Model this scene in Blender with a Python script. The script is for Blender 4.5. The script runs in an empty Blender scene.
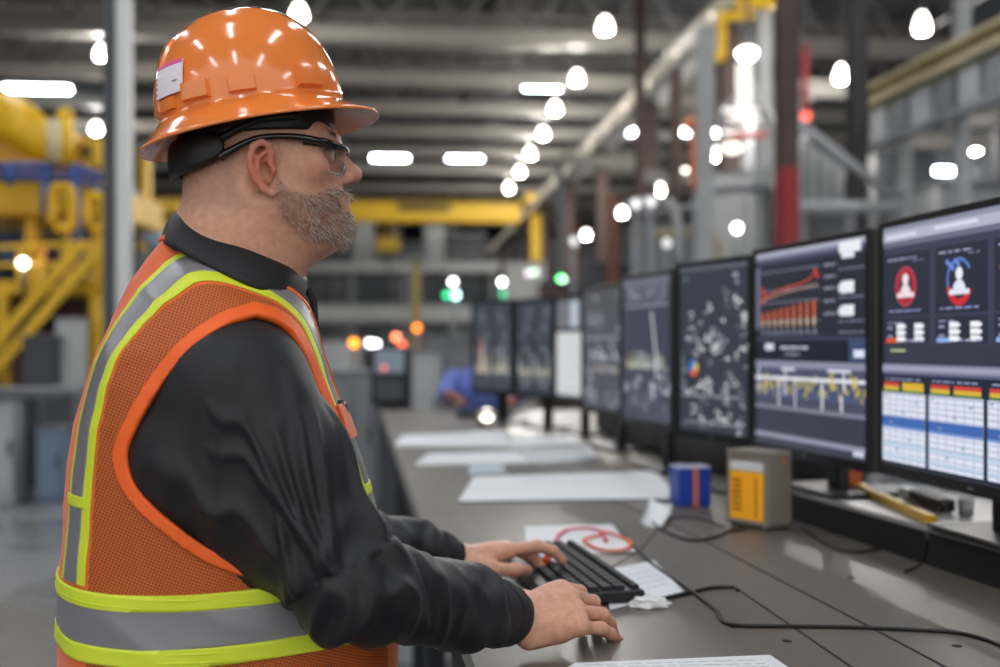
import bpy, bmesh, math, random
import numpy as np
from mathutils import Vector, Matrix, noise as mnoise
random.seed(7)
rng = np.random.default_rng(7)
PI = math.pi
SC = bpy.context.scene
COL = SC.collection
# ---------------------------------------------------------------- camera maths
F = 1100.0                 # focal length in pixels of a 1000x667 frame
CZ = 1.43                  # camera height
HY = 345.0                 # horizon row
TH = math.radians(5.2)     # the camera is turned this much to the right of the hall axis (+Y)
cT, sT = math.cos(TH), math.sin(TH)
def c2w(X, Y, z):          # metres right / metres ahead of the camera -> world
    return Vector((X*cT + Y*sT, -X*sT + Y*cT, z))
def P(px, py, d):
    return c2w((px-500)/F*d, d, CZ + (HY-py)/F*d)
def G(px, py, z):          # point of the horizontal plane z
    d = (CZ-z)*F/(py-HY)
    return c2w((px-500)/F*d, d, z)
# ---------------------------------------------------------------- materials
MATS = {}
def lin(c):
    return tuple((x/12.92 if x <= .04045 else ((x+.055)/1.055)**2.4) for x in c)
def H(s):
    s = s.lstrip('#'); return lin([int(s[i:i+2], 16)/255 for i in (0, 2, 4)])
def mat(name, col, rough=.5, metal=0, var=0.0, scale=8, bump=0, bscale=40, coat=0, spec=.5, emit=None, estr=0, trans=0, ior=1.45, sss=0, sheen=0, stretch=None, col2=None, lo=.42, hi=.62, rvar=0):
    if name in MATS: return MATS[name]
    if isinstance(col, str): col = H(col)
    m = bpy.data.materials.new(name); m.use_nodes = True; nt = m.node_tree
    b = nt.nodes['Principled BSDF']; I = b.inputs
    I['Base Color'].default_value = (*col, 1); I['Roughness'].default_value = rough; I['Metallic'].default_value = metal
    I['Specular IOR Level'].default_value = spec; I['Coat Weight'].default_value = coat; I['Coat Roughness'].default_value = .06
    I['Transmission Weight'].default_value = trans; I['IOR'].default_value = ior
    if sss:
        I['Subsurface Weight'].default_value = sss; I['Subsurface Radius'].default_value = (1, .35, .2); I['Subsurface Scale'].default_value = .004
    if sheen: I['Sheen Weight'].default_value = sheen
    if emit is not None:
        if isinstance(emit, str): emit = H(emit)
        I['Emission Color'].default_value = (*emit, 1); I['Emission Strength'].default_value = estr
    if var or bump or col2 is not None or rvar:
        tc = nt.nodes.new('ShaderNodeTexCoord'); mp = nt.nodes.new('ShaderNodeMapping')
        nt.links.new(tc.outputs['Object'], mp.inputs[0])
        if stretch: mp.inputs['Scale'].default_value = stretch
        n = nt.nodes.new('ShaderNodeTexNoise'); n.inputs['Scale'].default_value = scale; n.inputs['Detail'].default_value = 6
        nt.links.new(mp.outputs[0], n.inputs['Vector'])
        if var or col2 is not None:
            r = nt.nodes.new('ShaderNodeValToRGB'); e = r.color_ramp.elements
            e[0].position = lo; e[1].position = hi
            c2 = (H(col2) if isinstance(col2, str) else col2) if col2 is not None else tuple(min(1, x*(1+var)) for x in col)
            c1 = col if col2 is not None else tuple(x*(1-var) for x in col)
            e[0].color = (*c1, 1); e[1].color = (*c2, 1)
            nt.links.new(n.outputs['Fac'], r.inputs[0]); nt.links.new(r.outputs[0], I['Base Color'])
        if rvar:
            mr = nt.nodes.new('ShaderNodeMapRange'); mr.inputs[1].default_value = .3; mr.inputs[2].default_value = .7
            mr.inputs[3].default_value = max(0, rough-rvar); mr.inputs[4].default_value = rough+rvar
            nt.links.new(n.outputs['Fac'], mr.inputs[0]); nt.links.new(mr.outputs[0], I['Roughness'])
        if bump:
            n2 = nt.nodes.new('ShaderNodeTexNoise'); n2.inputs['Scale'].default_value = bscale; n2.inputs['Detail'].default_value = 4
            nt.links.new(mp.outputs[0], n2.inputs['Vector'])
            bp = nt.nodes.new('ShaderNodeBump'); bp.inputs['Strength'].default_value = bump; bp.inputs['Distance'].default_value = .004
            nt.links.new(n2.outputs['Fac'], bp.inputs['Height']); nt.links.new(bp.outputs[0], I['Normal'])
    MATS[name] = m
    return m
def emat(name, col, s):
    if name in MATS: return MATS[name]
    if isinstance(col, str): col = H(col)
    m = bpy.data.materials.new(name); m.use_nodes = True; nt = m.node_tree
    b = nt.nodes['Principled BSDF']; b.inputs['Base Color'].default_value = (.02, .02, .02, 1)
    b.inputs['Emission Color'].default_value = (*col, 1); b.inputs['Emission Strength'].default_value = s
    MATS[name] = m
    return m
# ---------------------------------------------------------------- objects
def tag(o, label=None, cat=None, group=None, kind=None):
    if label: o['label'] = label
    if cat: o['category'] = cat
    if group: o['group'] = group
    if kind: o['kind'] = kind
    return o
def thing(name, label, cat, loc=(0, 0, 0), group=None, rz=0):
    o = bpy.data.objects.new(name, None); COL.objects.link(o); o.location = loc; o.rotation_euler = (0, 0, rz)
    o.empty_display_size = .1
    return tag(o, label, cat, group)
def link(name, me, m, parent=None, smooth=True, keep=True):
    o = bpy.data.objects.new(name, me); COL.objects.link(o)
    for x in (m if isinstance(m, (list, tuple)) else [m]): me.materials.append(x)
    if parent is not None:
        o.parent = parent
        if keep:       # geometry was given in world coordinates: the parent chain must not move it
            mw = Matrix.Identity(4); q = parent
            while q is not None:
                mw = (Matrix.Translation(q.location) @ q.rotation_euler.to_matrix().to_4x4()) @ mw; q = q.parent
            me.transform(mw.inverted())
    if smooth:
        me.polygons.foreach_set('use_smooth', [True]*len(me.polygons))
    return o
def rawmesh(V, Fc, name='m'):
    me = bpy.data.meshes.new(name); me.from_pydata([tuple(map(float, v)) for v in V], [], [tuple(map(int, f)) for f in Fc]); me.update()
    return me
class MB:
    """collects shapes into ONE mesh, world coordinates"""
    def __init__(s): s.v = []; s.f = []; s.mi = []; s.sm = []; s.cur = 0
    def add(s, V, Fc, sm=False):
        n = len(s.v); s.v += [tuple(v) for v in V]
        for f in Fc: s.f.append(tuple(i+n for i in f)); s.mi.append(s.cur); s.sm.append(sm)
        return s
    def box(s, c, size, R=None, bev=0.0):
        x, y, z = (k/2 for k in size); R = R or Matrix.Identity(3)
        if isinstance(R, (int, float)): R = Matrix.Rotation(R, 3, 'Z')
        c = Vector(c); b = min(bev, x*.9, y*.9, z*.9)
        if b <= 0:
            V = [c + R @ Vector((i*x, j*y, k*z)) for i in (-1, 1) for j in (-1, 1) for k in (-1, 1)]
            return s.add(V, [(0, 1, 3, 2), (4, 6, 7, 5), (0, 4, 5, 1), (2, 3, 7, 6), (0, 2, 6, 4), (1, 5, 7, 3)])
        bm = bmesh.new(); bmesh.ops.create_cube(bm, size=1)
        for v in bm.verts: v.co = Vector((v.co.x*2*x, v.co.y*2*y, v.co.z*2*z))
        bmesh.ops.bevel(bm, geom=bm.edges[:], offset=b, segments=2, profile=.5, affect='EDGES')
        bm.verts.index_update()
        V = [c + R @ v.co for v in bm.verts]; Fc = [tuple(v.index for v in f.verts) for f in bm.faces]; bm.free()
        return s.add(V, Fc)
    def bar(s, a, b, w, h=None, bev=0.0, up=(0, 0, 1)):
        a = Vector(a); b = Vector(b); d = b-a; L = d.length; X = d.normalized(); up = Vector(up)
        if abs(X.dot(up)) > .99: up = Vector((0, 1, 0))
        Y = up.cross(X).normalized(); Z = X.cross(Y)
        R = Matrix((X, Y, Z)).transposed()
        return s.box((a+b)/2, (L, w, h or w), R, bev)
    def tube(s, pts, r, n=10, cap=True, flat=1.0):
        pts = [Vector(p) for p in pts]; m = len(pts)
        rr = r if isinstance(r, (list, tuple)) else [r]*m
        T = [(pts[min(i+1, m-1)]-pts[max(i-1, 0)]).normalized() for i in range(m)]
        u = Vector((0, 0, 1)) if abs(T[0].z) < .9 else Vector((1, 0, 0))
        u = (u - T[0]*u.dot(T[0])).normalized(); V = []
        for i in range(m):
            u = (u - T[i]*u.dot(T[i])).normalized(); w = T[i].cross(u)
            for k in range(n):
                a = 2*PI*k/n; V.append(pts[i] + (u*math.cos(a)*flat + w*math.sin(a))*rr[i])
        Fc = [(i*n+k, i*n+(k+1) % n, (i+1)*n+(k+1) % n, (i+1)*n+k) for i in range(m-1) for k in range(n)]
        if cap: Fc += [tuple(reversed(range(n))), tuple((m-1)*n+k for k in range(n))]
        return s.add(V, Fc, True)
    def lathe(s, c, prof, n=20, R=None, cap=True):
        c = Vector(c); R = R or Matrix.Identity(3); V = []; m = len(prof)
        for (r, z) in prof:
            for k in range(n):
                a = 2*PI*k/n; V.append(c + R @ Vector((r*math.cos(a), r*math.sin(a), z)))
        Fc = [(i*n+k, i*n+(k+1) % n, (i+1)*n+(k+1) % n, (i+1)*n+k) for i in range(m-1) for k in range(n)]
        if cap: Fc += [tuple(reversed(range(n))), tuple((m-1)*n+k for k in range(n))]
        return s.add(V, Fc, True)
    def cyl(s, a, b, r, n=14): return s.tube([a, b], r, n)
    def prism(s, poly, z0, z1):
        n = len(poly); V = [(p[0], p[1], z0) for p in poly] + [(p[0], p[1], z1) for p in poly]
        Fc = [tuple(reversed(range(n))), tuple(range(n, 2*n))] + [(i, (i+1) % n, n+(i+1) % n, n+i) for i in range(n)]
        return s.add(V, Fc)
    def ibeam(s, a, b, w, h, t=.02, up=(0, 0, 1)):
        a = Vector(a); b = Vector(b); X = (b-a).normalized(); up = Vector(up)
        if abs(X.dot(up)) > .99: up = Vector((0, 1, 0))
        Y = up.cross(X).normalized(); Z = X.cross(Y)
        s.bar(a+Z*(h/2-t/2), b+Z*(h/2-t/2), w, t, up=up); s.bar(a-Z*(h/2-t/2), b-Z*(h/2-t/2), w, t, up=up)
        return s.bar(a, b, t, h-2*t, up=up)
    def build(s, name, m, parent=None, fix=True):
        me = rawmesh(s.v, s.f, name)
        o = link(name, me, m, parent, smooth=False)
        me.polygons.foreach_set('material_index', s.mi); me.polygons.foreach_set('use_smooth', s.sm)
        if fix:
            bm = bmesh.new(); bm.from_mesh(me); bmesh.ops.recalc_face_normals(bm, faces=bm.faces[:]); bm.to_mesh(me); bm.free()
        if any(s.sm) and not all(s.sm): pass
        return o
def spline(pts, n=8):
    """Catmull-Rom through points"""
    pts = [Vector(p) for p in pts]; out = []
    q = [pts[0]*2-pts[1]] + pts + [pts[-1]*2-pts[-2]]
    for i in range(1, len(q)-2):
        for k in range(n):
            t = k/n; a, b, c, d = q[i-1], q[i], q[i+1], q[i+2]
            out.append(.5*((2*b) + (c-a)*t + (2*a-5*b+4*c-d)*t*t + (3*b-a-3*c+d)*t**3))
    out.append(pts[-1]); return out
def copy_tree(o, parent=None):
    c = o.copy(); COL.objects.link(c)
    if parent is not None: c.parent = parent
    for ch in [x for x in o.children]: copy_tree(ch, c)
    return c
# ---------------------------------------------------------------- signed-distance modelling
def smin(a, b, k):
    if k <= 0: return np.minimum(a, b)
    h = np.maximum(k-np.abs(a-b), 0)/k
    return np.minimum(a, b) - h*h*k*.25
def smax(a, b, k): return -smin(-a, -b, k)
class SDF:
    def __init__(s): s.p = []; s.M = Matrix.Identity(4)
    def tp(s, p): return np.array(s.M @ Vector(p), dtype=np.float32)
    def rc(s, a, b, ra, rb, k=.01, op='u'):
        a = s.tp(a); b = s.tp(b); ba = b-a; L = float(ba@ba)+1e-12
        def fn(p):
            pa = p-a; h = np.clip(pa@ba/L, 0, 1)
            return np.sqrt(((pa-h[:, None]*ba)**2).sum(1)) - (ra+(rb-ra)*h)
        s.p.append((op, fn, (a+b)/2, math.sqrt(L)/2+max(ra, rb), k)); return s
    def chain(s, pts, rs, k=.006, op='u'):
        for i in range(len(pts)-1): s.rc(pts[i], pts[i+1], rs[i], rs[i+1], k, op)
    def ell(s, c, r, k=.01, op='u', R=None):
        c3 = s.tp(c); Rm = np.array((s.M.to_3x3() @ (R or Matrix.Identity(3))), dtype=np.float32); r = np.array(r, dtype=np.float32)
        def fn(p):
            q = (p-c3)@Rm; k0 = np.sqrt(((q/r)**2).sum(1)); k1 = np.sqrt(((q/(r*r))**2).sum(1))+1e-9
            return k0*(k0-1)/k1
        s.p.append((op, fn, c3, float(r.max()), k)); return s
    def fn(s, f, c, R, k=.01, op='u'):
        s.p.append((op, f, np.array(c, dtype=np.float32), R, k)); return s
    def eval(s, p, prims=None):
        d = np.full(len(p), 1.0, dtype=np.float32)
        for (op, fn, c, R, k) in (s.p if prims is None else prims):
            if op == 'u': d = smin(d, fn(p), k)
            elif op == 's': d = smax(d, -fn(p), k)
            else: d = smax(d, fn(p), k)
        return d
    def mesh(s, lo, hi, h, B=16, relax=2):
        lo = np.array(lo, dtype=np.float32); hi = np.array(hi, dtype=np.float32)
        nb = np.ceil((hi-lo)/h/B).astype(int); n = nb*B
        f = np.ones(tuple(n), dtype=np.float32)
        g = np.stack(np.meshgrid(*[np.arange(B)]*3, indexing='ij'), -1).reshape(-1, 3).astype(np.float32)*h
        br = B*h*.87
        for i in range(nb[0]):
            for j in range(nb[1]):
                for k in range(nb[2]):
                    o = lo+np.array((i, j, k), dtype=np.float32)*B*h; bc = o+B*h/2
                    pr = [q for q in s.p if np.linalg.norm(q[2]-bc) < q[3]+br+q[4]+.012]
                    if not pr: continue
                    d0 = s.eval(bc[None], pr)[0]
                    sl = (slice(i*B, i*B+B), slice(j*B, j*B+B), slice(k*B, k*B+B))
                    if abs(d0) > br*1.7: f[sl] = d0; continue
                    f[sl] = s.eval(g+o, pr).reshape(B, B, B)
        return surface_nets(f, lo, h, relax)
def surface_nets(f, lo, h, relax=2):
    ins = f < 0
    n0, n1, n2 = f.shape
    c = ins[:-1, :-1, :-1].astype(np.int8)
    for (a, b, d) in [(1, 0, 0), (0, 1, 0), (0, 0, 1), (1, 1, 0), (1, 0, 1), (0, 1, 1), (1, 1, 1)]:
        c = c + ins[a:n0-1+a, b:n1-1+b, d:n2-1+d]
    idx = np.argwhere((c > 0) & (c < 8))
    vid = np.full(c.shape, -1, dtype=np.int32); vid[tuple(idx.T)] = np.arange(len(idx))
    acc = np.zeros((len(idx), 3)); cnt = np.zeros(len(idx))
    cor = [(a, b, d) for a in (0, 1) for b in (0, 1) for d in (0, 1)]
    for A in cor:
        for ax in range(3):
            if A[ax] == 1: continue
            Bc = list(A); Bc[ax] = 1
            fa = f[tuple((idx+np.array(A)).T)]; fb = f[tuple((idx+np.array(Bc)).T)]
            m = (fa < 0) != (fb < 0); t = np.where(m, fa/np.where(m, fa-fb, 1), 0)
            pt = np.tile(np.array(A, float), (len(idx), 1)); pt[:, ax] += t
            acc[m] += pt[m]; cnt[m] += 1
    V = lo + (idx+acc/cnt[:, None])*h
    Q = []
    for ax in range(3):
        a, b = [(1, 2), (2, 0), (0, 1)][ax]
        s0 = [slice(None)]*3; s1 = [slice(None)]*3; s0[ax] = slice(0, -1); s1[ax] = slice(1, None)
        x = ins[tuple(s0)] != ins[tuple(s1)]
        e = np.argwhere(x); e = e[(e[:, a] > 0) & (e[:, b] > 0) & (e[:, a] < c.shape[a]) & (e[:, b] < c.shape[b])]
        flip = ins[tuple(e.T)]
        def vv(da, db):
            q = e.copy(); q[:, a] -= da; q[:, b] -= db; return vid[tuple(q.T)]
        quad = np.stack([vv(1, 1), vv(0, 1), vv(0, 0), vv(1, 0)], 1)
        quad = quad[(quad >= 0).all(1)] if (quad < 0).any() else quad
        if len(flip) == len(quad): quad[~flip] = quad[~flip][:, ::-1]
        Q.append(quad)
    Q = np.concatenate(Q)
    for _ in range(relax):
        S = np.zeros_like(V); C = np.zeros(len(V))
        for i in range(4):
            for j in ((i+1) % 4, (i+3) % 4):
                np.add.at(S, Q[:, i], V[Q[:, j]]); np.add.at(C, Q[:, i], 1)
        V = V*.5 + .5*S/np.maximum(C, 1)[:, None]
    return V, Q
def vnormals(V, T):
    N = np.zeros_like(V)
    if T.shape[1] == 4: fn = np.cross(V[T[:, 2]]-V[T[:, 0]], V[T[:, 3]]-V[T[:, 1]])
    else: fn = np.cross(V[T[:, 1]]-V[T[:, 0]], V[T[:, 2]]-V[T[:, 0]])
    for i in range(T.shape[1]): np.add.at(N, T[:, i], fn)
    return N/np.maximum(np.linalg.norm(N, axis=1), 1e-12)[:, None]
def q2t(Q): return np.concatenate([Q[:, [0, 1, 2]], Q[:, [0, 2, 3]]])
def clip(V, N, T, g, keep_edge=False):
    """keep the part of a triangle mesh where g > 0"""
    g = np.where(np.abs(g) < 1e-7, 1e-7, g)
    pos = g > 0; cn = pos[T].sum(1)
    out = [T[cn == 3]]; V2 = []; N2 = []; cache = {}; base = len(V); new = []
    def cut(i, j):
        key = (i, j) if i < j else (j, i)
        if key not in cache:
            a, b = key; t = g[a]/(g[a]-g[b]); cache[key] = base+len(V2)
            V2.append(V[a]+(V[b]-V[a])*t); N2.append(N[a]+(N[b]-N[a])*t)
        return cache[key]
    for tri in T[(cn > 0) & (cn < 3)]:
        p = []
        for k in range(3):
            i, j = int(tri[k]), int(tri[(k+1) % 3])
            if pos[i]: p.append(i)
            if pos[i] != pos[j]: p.append(cut(i, j))
        for k in range(1, len(p)-1): new.append((p[0], p[k], p[k+1]))
    if new: out.append(np.array(new))
    T = np.concatenate(out)
    if V2: V = np.concatenate([V, np.array(V2)]); N = np.concatenate([N, np.array(N2)])
    used = np.unique(T); mp = np.full(len(V), -1); mp[used] = np.arange(len(used))
    N = N[used]; N = N/np.maximum(np.linalg.norm(N, axis=1), 1e-9)[:, None]
    return V[used], N, mp[T]
def bedges(T):
    E = np.concatenate([T[:, [0, 1]], T[:, [1, 2]], T[:, [2, 0]]]); n = int(T.max())+1
    key = E[:, 0].astype(np.int64)*n+E[:, 1]; rev = E[:, 1].astype(np.int64)*n+E[:, 0]
    return E[~np.isin(key, rev)]
def shell(V, N, T, t0, t1):
    n = len(V); E = bedges(T)
    Vo = np.concatenate([V+N*t1, V+N*t0])
    side = np.concatenate([np.stack([E[:, 1], E[:, 0], E[:, 0]+n], 1), np.stack([E[:, 1], E[:, 0]+n, E[:, 1]+n], 1)])
    return Vo, np.concatenate([T, T[:, ::-1]+n, side])
def loops(T):
    E = bedges(T); nx = {int(a): int(b) for a, b in E}; out = []
    while nx:
        a, b = nx.popitem(); L = [a]
        while b in nx: L.append(b); b = nx.pop(b)
        out.append(L)
    return out
# ================================================================ the man at the keyboard
BYAW = math.radians(20) - TH
BO = c2w(-.355, 1.42, 0)
PM = Matrix.Translation(BO) @ Matrix.Rotation(BYAW, 4, 'Z')
PMI = PM.inverted()
CAMW = Vector((0, 0, CZ))
def pl(w): return PMI @ Vector(w)                     # world -> the man's own frame (x ahead, y to his left)
def PL(px, py, d): return pl(P(px, py, d))
def L(px, py, yl):                                    # where a sight line meets his lengthwise plane y = yl
    a = pl(CAMW); b = pl(P(px, py, 1)); t = (yl-a.y)/(b.y-a.y); return a+(b-a)*t
DESK_Z = 1.02
# ---- head frame
HYAW = math.radians(-8)
ear_pt = PL(265, 168, 1.33)
HR = Matrix.Rotation(HYAW, 4, 'Z')
HM = Matrix.Translation(ear_pt - (HR.to_3x3() @ Vector((0, -.078, -.013)))) @ HR
def hl(p): return HM @ Vector(p)
# ---- trunk outline, read as (row, back, front)
ROWS = [(225, 176, 298), (237, 170, 301), (260, 148, 305), (290, 128, 308), (320, 112, 310), (350, 98, 315), (380, 87, 324), (420, 76, 340), (460, 69, 354),
        (500, 65, 366), (550, 61, 377), (600, 59, 385), (650, 58, 390), (700, 60, 388)]
_t = [(L(b, y, 0), L(f, y, 0)) for y, b, f in ROWS]
tz = np.array([(a.z+b.z)/2 for a, b in _t])[::-1]; txb = np.array([a.x for a, b in _t])[::-1]; txf = np.array([b.x for a, b in _t])[::-1]
bz = np.array([.90, 1.05, 1.15, 1.25, 1.33, 1.38, 1.42, 1.455, 1.49, 1.52, 1.55, 1.60])
bw = np.array([.195, .205, .205, .203, .200, .196, .188, .162, .114, .080, .062, .058])
def torso(off, zb=.92, zt=1.60, dz=0.0, n=2.35, soft=.6):
    def fn(p):
        z = p[:, 2]-dz
        xb = np.interp(z, tz, txb)-off; xf = np.interp(z, tz, txf)+off; b = np.interp(z, bz, bw)+off
        a = (xf-xb)/2; dx = np.abs(p[:, 0]-(xb+xf)/2)/a; dy = np.abs(p[:, 1])/b
        f = ((dx**n+dy**n)**(1/n)-1)*np.minimum(a, b)*soft
        f = smax(f, (p[:, 2]-zt)*.6, .02); return np.maximum(f, (zb-p[:, 2])).astype(np.float32)
    return fn
TC = (0, 0, 1.27); TR = .55
# ---- joints
SR = Vector((.0, -.162, 1.385)); SLf = Vector((.0, .162, 1.385))
ER = PL(358, 588, 1.225); WR = PL(511, 616, 1.46)
EL = PL(335, 540, 1.72); WL = PL(452, 560, 1.85)
# ---- hands
def hand_matrix(w, tip_dir, pitch, roll=0):
    yaw = math.atan2(tip_dir.y, tip_dir.x)
    return Matrix.Translation(w) @ Matrix.Rotation(yaw, 4, 'Z') @ Matrix.Rotation(-pitch, 4, 'Y') @ Matrix.Rotation(roll, 4, 'X')
NAILS = []
def hand(S, M, side, fingers, thumb):
    """side +1: right hand, the thumb lies on +y"""
    S.M = M; s = side
    for y0, y1 in ((.012, .024), (.003, .006), (-.006, -.014), (-.014, -.030)):
        S.rc((.004, y0*s, 0), (.078, y1*s, .003 if abs(y1) < .02 else 0), .0165, .0135, .012)
    S.rc((-.02, 0, 0), (.012, .002*s, 0), .0245, .0250, .012)
    S.ell((.045, 0, -.004), (.046, .036, .016), .012)
    S.rc((.012, .024*s, -.012), (.045, .032*s, -.014), .016, .013, .012)      # ball of the thumb
    S.rc((.012, -.026*s, -.010), (.055, -.030*s, -.010), .013, .011, .012)
    for nm, base, lens, flex, spread, r in fingers:
        b = Vector((base[0], base[1]*s, base[2])); a = 0; pts = [b]
        for ln, fx in zip(lens, flex):
            a += math.radians(fx); sp = math.radians(spread)*s
            pts.append(pts[-1]+Vector((math.cos(a)*math.cos(sp), math.cos(a)*math.sin(sp), -math.sin(a)))*ln)
        S.rc(Vector((b.x-.03, b.y*.8, b.z-.001)), b, .011, r*1.12, .012)
        S.chain(pts, [r*1.1, r*1.02, r*.92, r*.78], .0045)
        S.ell(pts[1], (r*1.08, r*1.02, r*1.08), .005)
        d = (pts[3]-pts[2]).normalized()
        NAILS.append((M, pts[3]-d*.003, d, r*.78))
    t = [Vector((x, y*s, z)) for x, y, z in thumb]
    S.chain(t, [.0145, .0125, .0112, .0088], .006)
    d = (t[3]-t[2]).normalized(); NAILS.append((M, t[3]-d*.003, d, .0088))
    S.M = Matrix.Identity(4)
tipR = PL(622, 622, 1.56); tipL = PL(560, 556, 1.945)
MR = hand_matrix(WR+Vector((0, 0, -.006)), tipR-WR, math.radians(5), math.radians(33)) @ Matrix.Scale(1.16, 4)
ML = hand_matrix(WL, tipL-WL, math.radians(5), math.radians(-6)) @ Matrix.Scale(1.10, 4)
BS = SDF()
# head
BS.M = HM
h = BS
h.ell((-.008, 0, .042), (.092, .077, .088), 0)
h.ell((-.034, 0, -.006), (.064, .062, .060), .02)
h.ell((.034, 0, -.022), (.052, .058, .084), .03)
for s in (-1, 1):
    h.rc((.012, .050*s, -.052), (.074, .020*s, -.084), .021, .018, .03)
    h.ell((.052, .046*s, -.004), (.026, .019, .019), .02)
    h.rc((.078, .0, .035), (.060, .046*s, .036), .011, .012, .02)
h.ell((.086, 0, -.076), (.021, .025, .019), .02)
h.ell((.074, 0, -.040), (.027, .031, .030), .02)
h.rc((.056, 0, -.070), (-.005, 0, -.115), .026, .046, .035)
for s in (-1, 1):
    h.ell((.090, .034*s, .012), (.017, .018, .0135), .014, 's')
    h.ell((.0735, .033*s, .012), (.0135, .0135, .0135), .004)
    h.ell((.0880, .034*s, .0115), (.0075, .0125, .0038), .002, 's')
h.rc((.084, 0, .026), (.109, 0, -.003), .0078, .0115, .012)
h.ell((.1115, 0, -.0065), (.0115, .0115, .0100), .008)
for s in (-1, 1):
    h.ell((.0985, .0125*s, -.0125), (.0125, .0075, .0088), .006)
    h.ell((.1045, .0065*s, -.0205), (.0062, .0034, .0048), .003, 's')
    h.rc((.082, .024*s, -.0450), (.1010, .004*s, -.0375), .0045, .0062, .008)
    h.rc((.082, .023*s, -.0475), (.1010, .004*s, -.0515), .0045, .0068, .008)
    h.rc((.109, 0, -.0445), (.083, .026*s, -.0460), .0012, .0010, .002, 's')
h.M = HM @ Matrix.Translation((0, 0, -.013))
for s in (-1, 1):                                      # ears
    Y = lambda v: v*s
    h.ell((-.002, Y(.077), .0), (.0145, .0065, .0275), .006, R=Matrix.Rotation(math.radians(14), 3, 'Y'))
    h.ell((.001, Y(.088), -.004), (.0098, .0190, .0135), .002, 's', R=Matrix.Rotation(math.radians(14), 3, 'Y'))
    h.chain([(.006, Y(.082), .004), (.0085, Y(.083), .016), (.005, Y(.085), .026), (-.004, Y(.087), .030), (-.0135, Y(.090), .024), (-.0175, Y(.092), .010),
             (-.0165, Y(.091), -.004), (-.0105, Y(.089), -.016), (-.001, Y(.086), -.026), (.008, Y(.083), -.0305), (.0135, Y(.079), -.028)],
            [.0035, .0036, .0038, .0042, .0046, .0046, .0042, .0042, .0050, .0055, .0045], .003)
    h.chain([(.000, Y(.086), .018), (-.0085, Y(.088), .010), (-.0090, Y(.088), -.004), (-.002, Y(.086), -.015)], [.003, .0034, .0034, .003], .003)
    h.ell((.0105, Y(.080), -.003), (.0045, .0045, .0062), .004)
h.M = HM
# neck
h.rc((-.026, 0, -.02), (-.040, 0, -.10), .062, .066, .03)
BS.M = Matrix.Identity(4)
nk0 = hl((-.036, 0, -.08))
BS.rc(nk0, (L(240, 300, 0).x-.015, 0, 1.50), .064, .075, .03)
BS.fn(torso(-.030, .95, 1.56), TC, TR, .04)
for S_, E_, W_ in ((SR, ER, WR), (SLf, EL, WL)):
    BS.rc(S_, E_, .062, .043, .03); BS.rc(E_, W_, .043, .027, .02)
FR = [('index', (.089, .026, .001), (.040, .025, .021), (30, 28, 18), 6, .0098),
      ('middle', (.091, .007, .005), (.044, .029, .022), (30, 28, 16), 2, .0100),
      ('ring', (.086, -.014, .003), (.041, .027, .022), (22, 24, 14), -3, .0097),
      ('little', (.077, -.032, -.003), (.034, .021, .020), (15, 20, 8), -6, .0090)]
hand(BS, MR, 1, FR, [(.022, .026, -.010), (.052, .044, -.024), (.083, .046, -.036), (.106, .040, -.042)])
FL = [('index', (.089, .026, .002), (.044, .027, .023), (2, 22, 30), 8, .0104),
      ('middle', (.091, .006, .004), (.044, .029, .022), (24, 34, 22), 1, .0100),
      ('ring', (.086, -.014, .002), (.041, .027, .022), (34, 36, 20), -4, .0096),
      ('little', (.077, -.032, -.004), (.034, .021, .019), (36, 36, 16), -9, .0086)]
hand(BS, ML, -1, FL, [(.020, .026, -.008), (.050, .046, -.020), (.081, .047, -.026), (.106, .038, -.031)])
lo = (-.24, -.32, .93); hi = (.66, .30, 1.84)
V, Q = BS.mesh(lo, hi, .0024)
HMI = np.array(HM.inverted())
def to_head(V): return V@HMI[:3, :3].T+HMI[:3, 3]
hv = to_head(V)
# own colour of the skin: redder ear, nose tip, lips and knuckles; beard ground
def sm(a, b, x): t = np.clip((x-a)/(b-a), 0, 1); return t*t*(3-2*t)
red = sm(.030, .018, np.sqrt((hv[:, 0]+.001)**2+(hv[:, 2]+.013)**2*.7))*sm(.074, .081, np.abs(hv[:, 1]))
red = np.maximum(red, .55*sm(.024, .008, np.linalg.norm(hv-np.array((.110, 0, -.008)), axis=1)))
red = np.maximum(red, .35*sm(.010, .004, np.abs(hv[:, 2]+.045))*sm(.088, .094, hv[:, 0]))
red = np.maximum(red, .30*sm(.035, .01, np.linalg.norm(hv-np.array((.06, -.05, -.005)), axis=1)))
for M, pt, d, r in NAILS:
    q = np.array(M @ pt); red = np.maximum(red, .35*sm(.03, .008, np.linalg.norm(V-q, axis=1)))
def beard_mask(hv):
    x, z, y = hv[:, 0], hv[:, 2], np.abs(hv[:, 1])
    top = np.interp(x, [.006, .018, .030, .060, .078, .088, .110], [-.014, -.020, -.034, -.036, -.026, -.024, -.024])
    bot = np.interp(x, [.000, .020, .045, .080, .110], [-.050, -.078, -.098, -.104, -.110])
    m = sm(.0, .008, top-z)*sm(.0, .012, z-bot)*sm(.006, .022, x)
    mouth = sm(.012, .007, np.abs(z+.0455))*sm(.086, .090, x)*sm(.028, .020, y)
    return m*(1-mouth)
bm_ = beard_mask(hv)
hair_m = sm(.016, -.004, hv[:, 0])*sm(-.078, -.040, hv[:, 2])*sm(.030, .042, np.hypot(hv[:, 0]+.001, (hv[:, 2]+.013)*.75))
me = rawmesh(V, Q, 'person')
skin = bpy.data.materials.new('skin'); skin.use_nodes = True
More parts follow.
